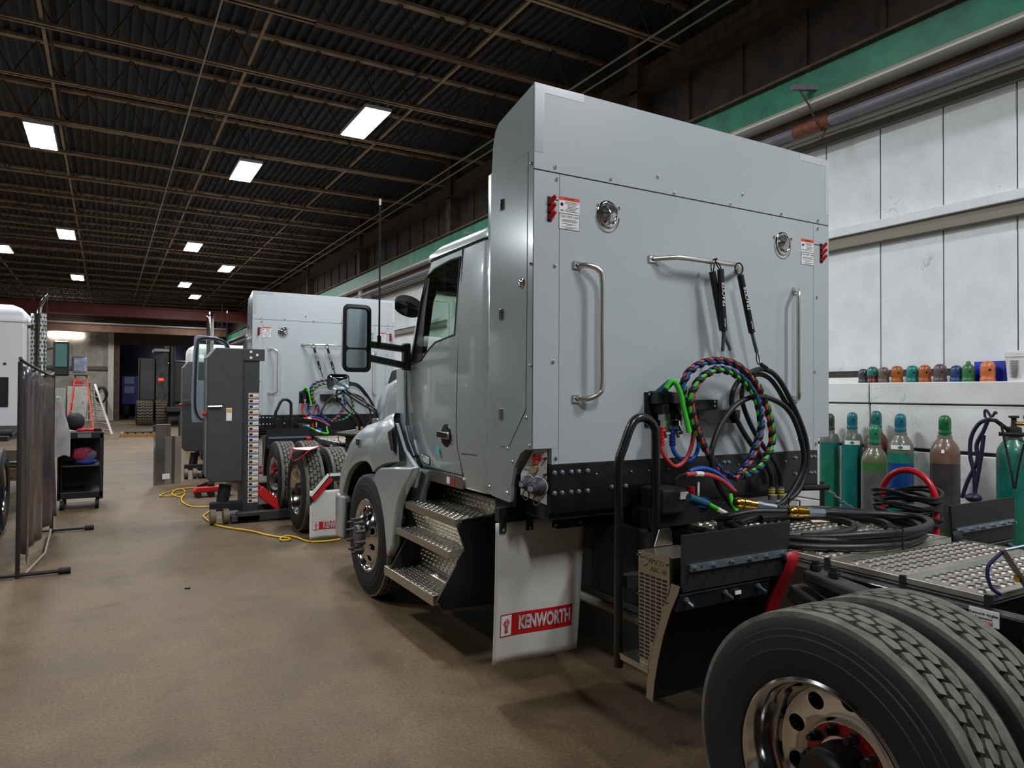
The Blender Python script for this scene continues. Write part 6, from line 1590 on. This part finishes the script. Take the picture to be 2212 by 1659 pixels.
MB().cyl((-1.1, 11.6, 1.17), (-1.9, 11.6, 1.17), .05, n=10).box(-1.9, -1.12, 11.3, 12.6, 1.08, 1.14).build('side_step', BLACKM, wt)
for yc in (9.25, 10.6):
    w_ = MB().lathe([(.3, .05), (.3, .56)], (-1.06, yc, .52), (-1, 0, 0), 28).build('wheel', BLACKM, wt, smooth=40)
    tyre_parts(-1.06, -1, yc, w_); tyre_parts(-1.4, -1, yc, w_)
    MB().lathe([(.3, .03), (.285, .05), (.26, .15), (.1, .16)], (-1.06, yc, .52), (-1, 0, 0), 40, cap0=False).build('rim', RIMM, w_, smooth=40)
    MB().lathe([(.11, .16), (.11, .02), (.02, .01)], (-1.06, yc, .52), (-1, 0, 0), 20, cap0=False).build('hub', BLACKM, w_, smooth=40)
MB().cyl((-1.9, 14.0, .52), (-1.15, 14.0, .52), .25, n=20).build('fuel_tank', CHROME, wt, smooth=40)
MB().lathe([(.3, 0), (.52, .02), (.52, .28), (.3, .3)], (-1.06, 15.6, .52), (-1, 0, 0), 32).build('front_wheel', RUBBER, wt, smooth=40)
MB().box(-3.2, -1.2, 14.7, 16.4, .9, 2.0).build('hood', WP, wt, bev=.15, seg=4, smooth=50)
# perforated exhaust stack
st_ = Vector((-.92, 13.05, 1.2))
ek = MB().lathe([(.105, 0), (.105, 1.74)], st_, (0, 0, 1), 20, cap1=False).build('exhaust_stack', CHROME, wt, smooth=40)
hl = MB()
for i in range(26):
    for k in range(12):
        a = 2*math.pi*(k+.5*(i % 2))/12; d = Vector((math.cos(a), math.sin(a), 0)); e = Vector((-d.y, d.x, 0)); c = st_+d*.1055+Vector((0, 0, .08+i*.064))
        hl.add([c+(e*math.cos(q)+Vector((0, 0, 1))*math.sin(q))*.016 for q in [2*math.pi*j/6 for j in range(6)]], [tuple(range(6))])
o_ = hl.build('vent_holes', INK, ek); o_['kind'] = 'stuff'
MB().tube(spline([st_+Vector((0, 0, 1.74)), st_+Vector((.01, 0, 1.85)), st_+Vector((.07, -.02, 1.98)), st_+Vector((.12, -.03, 2.05))], 5), .03, 8).build('stack_tip', CHROME, ek, smooth=50)
MB().cyl((-.82, 13.05, 2.95), (-.82, 13.05, 3.35), .006, n=6).build('antenna', BLACKM, wt)
MB().box(-1.1, -.98, 12.95, 13.0, 2.7, 2.75).build('stack_bracket', CHROME, wt)
mr_ = Vector((-.68, 14.2, 2.3))
mb2 = MB().box(mr_.x-.12, mr_.x+.12, mr_.y, mr_.y+.1, 2.0, 2.6).build('wing_mirror', mat('mirror_navy', (18, 24, 34), .3, coat=.4), wt, bev=.03, seg=3)
MB().box(mr_.x-.085, mr_.x+.085, mr_.y-.004, mr_.y, 2.16, 2.55).build('mirror_glass', mat('mirror_green', (104, 150, 146), .12, metal=.35), mb2)
MB().box(mr_.x-.085, mr_.x+.085, mr_.y-.004, mr_.y, 2.03, 2.13).build('convex_glass', mat('mirror_glass', (175, 185, 190), .015, metal=1.0), mb2)
MB().bar((mr_.x, mr_.y+.05, 2.12), (-1.1, 14.3, 2.1), .04, .04).bar((mr_.x, mr_.y+.05, 2.5), (-1.1, 14.3, 2.4), .03, .03).build('mirror_arm', BLACKP, mb2)

# ================================================================ white truck ahead of the second tractor
w2t = thing('white_truck', 'white cab truck with chrome exhaust stack beyond the open door', 'truck', (3.2, 22.4, 0))
cab_body(2.12, 4.3, 22.4, 24.4, 1.2, 3.15, w2t)
MB().box(2.9, 3.0, 18.6, 27, .75, 1.0).box(3.5, 3.6, 18.6, 27, .75, 1.0).build('frame', BLACKM, w2t)
MB().box(2.3, 4.2, 24.2, 26.8, 1.0, 2.0).build('hood', WP, w2t, bev=.2, seg=4, smooth=50)
for yc in (19.6, 20.9, 25.6):
    for x0, sg in ((2.1, 1), (4.3, -1)):
        MB().lathe([(.28, .03), (.45, 0), (.5, .02), (.52, .05), (.52, .5), (.3, .55)], (x0, yc, .52), (sg, 0, 0), 32).build('wheel', RUBBER, w2t, smooth=40)
sx_ = PT(455, 700, y=22.0)
MB().tube(spline([(sx_.x, 22.1, 1.0), (sx_.x, 22.1, 2.4), (sx_.x, 22.1, 3.75), (sx_.x, 22.12, 3.92), (sx_.x+.02, 22.2, 4.0)], 6), .1, 14).build('exhaust_stack', CHROME, w2t, smooth=50)
MB().cyl((2.95, 22.3, 3.1), (2.95, 22.3, 4.3), .008, n=6).build('antenna', BLACKM, w2t)

# ================================================================ black truck by the far door
bt = thing('black_truck', 'black work truck with big rear tyres parked by the far doorway', 'truck', (2.4, 40.6, 0))
BT = mat('black_truck_paint', (26, 27, 29), .4, coat=.2)
MB().box(1.45, 2.2, 40.9, 42.6, 1.25, 3.5).build('rear_box', BT, bt, bev=.05)
MB().prism([(2.2, 40.6, 1.1), (2.78, 40.6, .9), (2.78, 40.6, 3.9), (2.2, 40.6, 3.55)], (0, 1.4, 0)).build('tailgate', mat('tailgate_grey', (84, 84, 80), .7, noise=(3, .4), col2=(36, 36, 36)), bt, bev=.02)
MB().box(2.1, 2.8, 40.4, 42.4, 3.8, 3.95).build('top_rack', mat('rack_pale', (170, 168, 160), .5), bt, bev=.03)
MB().cyl((2.95, 40.7, .9), (2.95, 40.7, 4.1), .16, n=14).box(2.6, 3.05, 40.6, 40.8, 4.02, 4.1).build('stack', BT, bt)
MB().box(2.32, 2.55, 40.55, 40.6, 2.3, 2.42).build('tail_lamp', mat('lamp_red', (255, 30, 30), emit=2.5), bt)
for x0, w_ in ((1.3, .8), (2.15, .6)):
    wt_ = MB().lathe([(.25, 0), (.55, 0), (.62, .04), (.62, w_-.04), (.55, w_), (.25, w_)], (x0, 40.7, .62), (1, 0, 0), 36).build('wheel', RUBBER, bt, smooth=30)
    g_ = MB()
    for i in range(26):
        a = 2*math.pi*i/26
        for k in range(6):
            u0 = x0+.05+(w_-.1)*k/6; u1 = x0+.05+(w_-.1)*(k+1)/6; aa = a+(.06 if k % 2 else -.06); ab = a+(-.06 if k % 2 else .06)
            P, Q = Vector((u0, 40.7+.625*math.cos(aa), .62+.625*math.sin(aa))), Vector((u1, 40.7+.625*math.cos(ab), .62+.625*math.sin(ab)))
            g_.bar(P, Q, .07, .05, (0, math.cos(a), math.sin(a)))
    g_.build('tread', mat('tread_tan', (122, 108, 88), .9), wt_)
MB().box(2.6, 5.2, 41.0, 47, .8, 1.1).build('frame', BT, bt)
MB().box(3.05, 5.2, 41.6, 46, 1.1, 3.4).build('cab', BT, bt, bev=.1)
MB().lathe([(.25, 0), (.5, 0), (.52, .05), (.52, .3), (.25, .35)], (3.75, 38.9, .52), (1, 0, 0), 30).build('spare_wheel', RUBBER, bt, smooth=40)
MB().box(3.55, 3.75, 37.5, 38.3, .15, .9).box(2.6, 3.9, 38.2, 41, .75, .95).build('hitch', BT, bt)
# blue machine in the dark doorway
bl = thing('blue_machine', 'dark blue tractor machine standing in the dark doorway', 'tractor', (1.6, 50.5, 0))
NB = mat('machine_blue', (30, 44, 110), .5)
MB().box(.8, 1.9, 50.2, 51.6, .9, 2.7).build('engine_box', NB, bl, bev=.05)
MB().box(1.6, 2.8, 50.6, 52.4, .9, 2.2).build('hood', mat('machine_dark', (24, 26, 40), .5), bl, bev=.05)
MB().box(2.0, 2.5, 50.9, 51.3, 2.2, 3.3).build('seat_post', mat('machine_dark', (24, 26, 40), .5), bl, bev=.05)
for z in (2.2, 1.6): MB().box(.95, 1.5, 50.17, 50.2, z, z+.45).build('panel', mat('machine_pale', (120, 130, 160), .5), bl, bev=.03)
MB().box(2.1, 2.4, 50.85, 50.9, 3.0, 3.25).build('lamp', mat('lamp_green', (150, 210, 180), .4), bl)
for x0 in (.9, 2.6): MB().lathe([(.2, 0), (.48, 0), (.5, .04), (.5, .3), (.2, .34)], (x0, 50.6, .5), (1, 0, 0), 26).build('wheel', RUBBER, bl, smooth=40)

# ================================================================ clutter along the far wall
def cabinet(x0, x1, h, label, colr, y=46.9, d=.6):
    t = thing('storage_cabinet', label, 'cabinet', ((x0+x1)/2, y, 0), 'storage cabinets along the far wall')
    m_ = mat('cab_%d' % colr[0], colr, .6, noise=(2, .2))
    MB().box(x0, x1, y, y+d, 0, h).build('body', m_, t, bev=.02)
    xm = (x0+x1)/2
    for a, b_ in ((x0+.03, xm-.015), (xm+.015, x1-.03)):
        dr = MB().box(a, b_, y-.02, y, .08, h-.06).build('door', m_, t, bev=.006)
        MB().box((a+b_)/2-.02, (a+b_)/2+.02, y-.04, y-.02, h*.5, h*.5+.14).build('handle', BLACKM, dr)
    return t
cabinet(-3.2, -2.0, 1.9, 'pale grey storage cabinet by the far wall behind the ladders', (182, 180, 172))
cabinet(-1.95, -.9, 2.0, 'off white storage cabinet by the far wall right of the grey one', (200, 198, 190))
cabinet(-.85, -.05, 1.7, 'low cream cabinet by the far wall beside the door column', (190, 184, 168))
tag(MB().box(-1.7, -1.2, 46.95, 47.3, 2.0, 2.35).build('red_box', mat('box_red', (196, 50, 52), .5), bev=.03), 'small red box on top of the off white cabinet', 'box')
hr_ = thing('hose_reel', 'black hose hanging in a loop on the far wall by the door', 'hose', (-.2, 46.85, 1.6))
MB().tube([(-.25+.28*math.cos(a), 46.8, 1.55+.42*math.sin(a)) for a in [2*math.pi*k/20 for k in range(20)]], .05, 8, closed=True).build('hose_loop', HBLK, hr_, smooth=60)
MB().tube([(-.25+.2*math.cos(a), 46.78, 1.5+.42*math.sin(a)) for a in [2*math.pi*k/20 for k in range(20)]], .05, 8, closed=True).build('hose_loop', HBLK, hr_, smooth=60)
tag(MB().box(-5.8, -3.4, 46.6, 47.4, .0, .85).build('work_bench', mat('bench_brown', (90, 76, 60), .7), bev=.02), 'long low brown work bench by the far wall', 'bench')
# small litter on the near floor
fb_ = PT(404, 1272, z=0)
tag(MB().prism([fb_+Vector((-.02, 0, 0)), fb_+Vector((.03, .02, 0)), fb_+Vector((.02, -.02, 0))], (0, 0, .012)).build('floor_scrap', INK), 'tiny dark scrap lying on the open floor', 'scrap')

# ---------------------------------------------------------------- keep the tree at thing > part > sub-part
def _chain(o):
    c = [o]
    while c[-1].parent: c.append(c[-1].parent)
    return c
for _o in list(bpy.data.objects):
    _c = _chain(_o)                       # self, parent, ..., root
    if len(_c) > 3:
        _part = _c[-2]
        _off = Vector((0, 0, 0))
        for _q in _c[1:-2]: _off = _off+_q.location
        _o['_lift'] = (_off.x, _off.y, _off.z); _o['_part'] = _part.name
for _o in list(bpy.data.objects):
    if '_lift' in _o:
        _off = Vector(_o['_lift'])
        _o.parent = bpy.data.objects[_o['_part']]
        _o.location = _o.location+_off
        del _o['_lift']; del _o['_part']
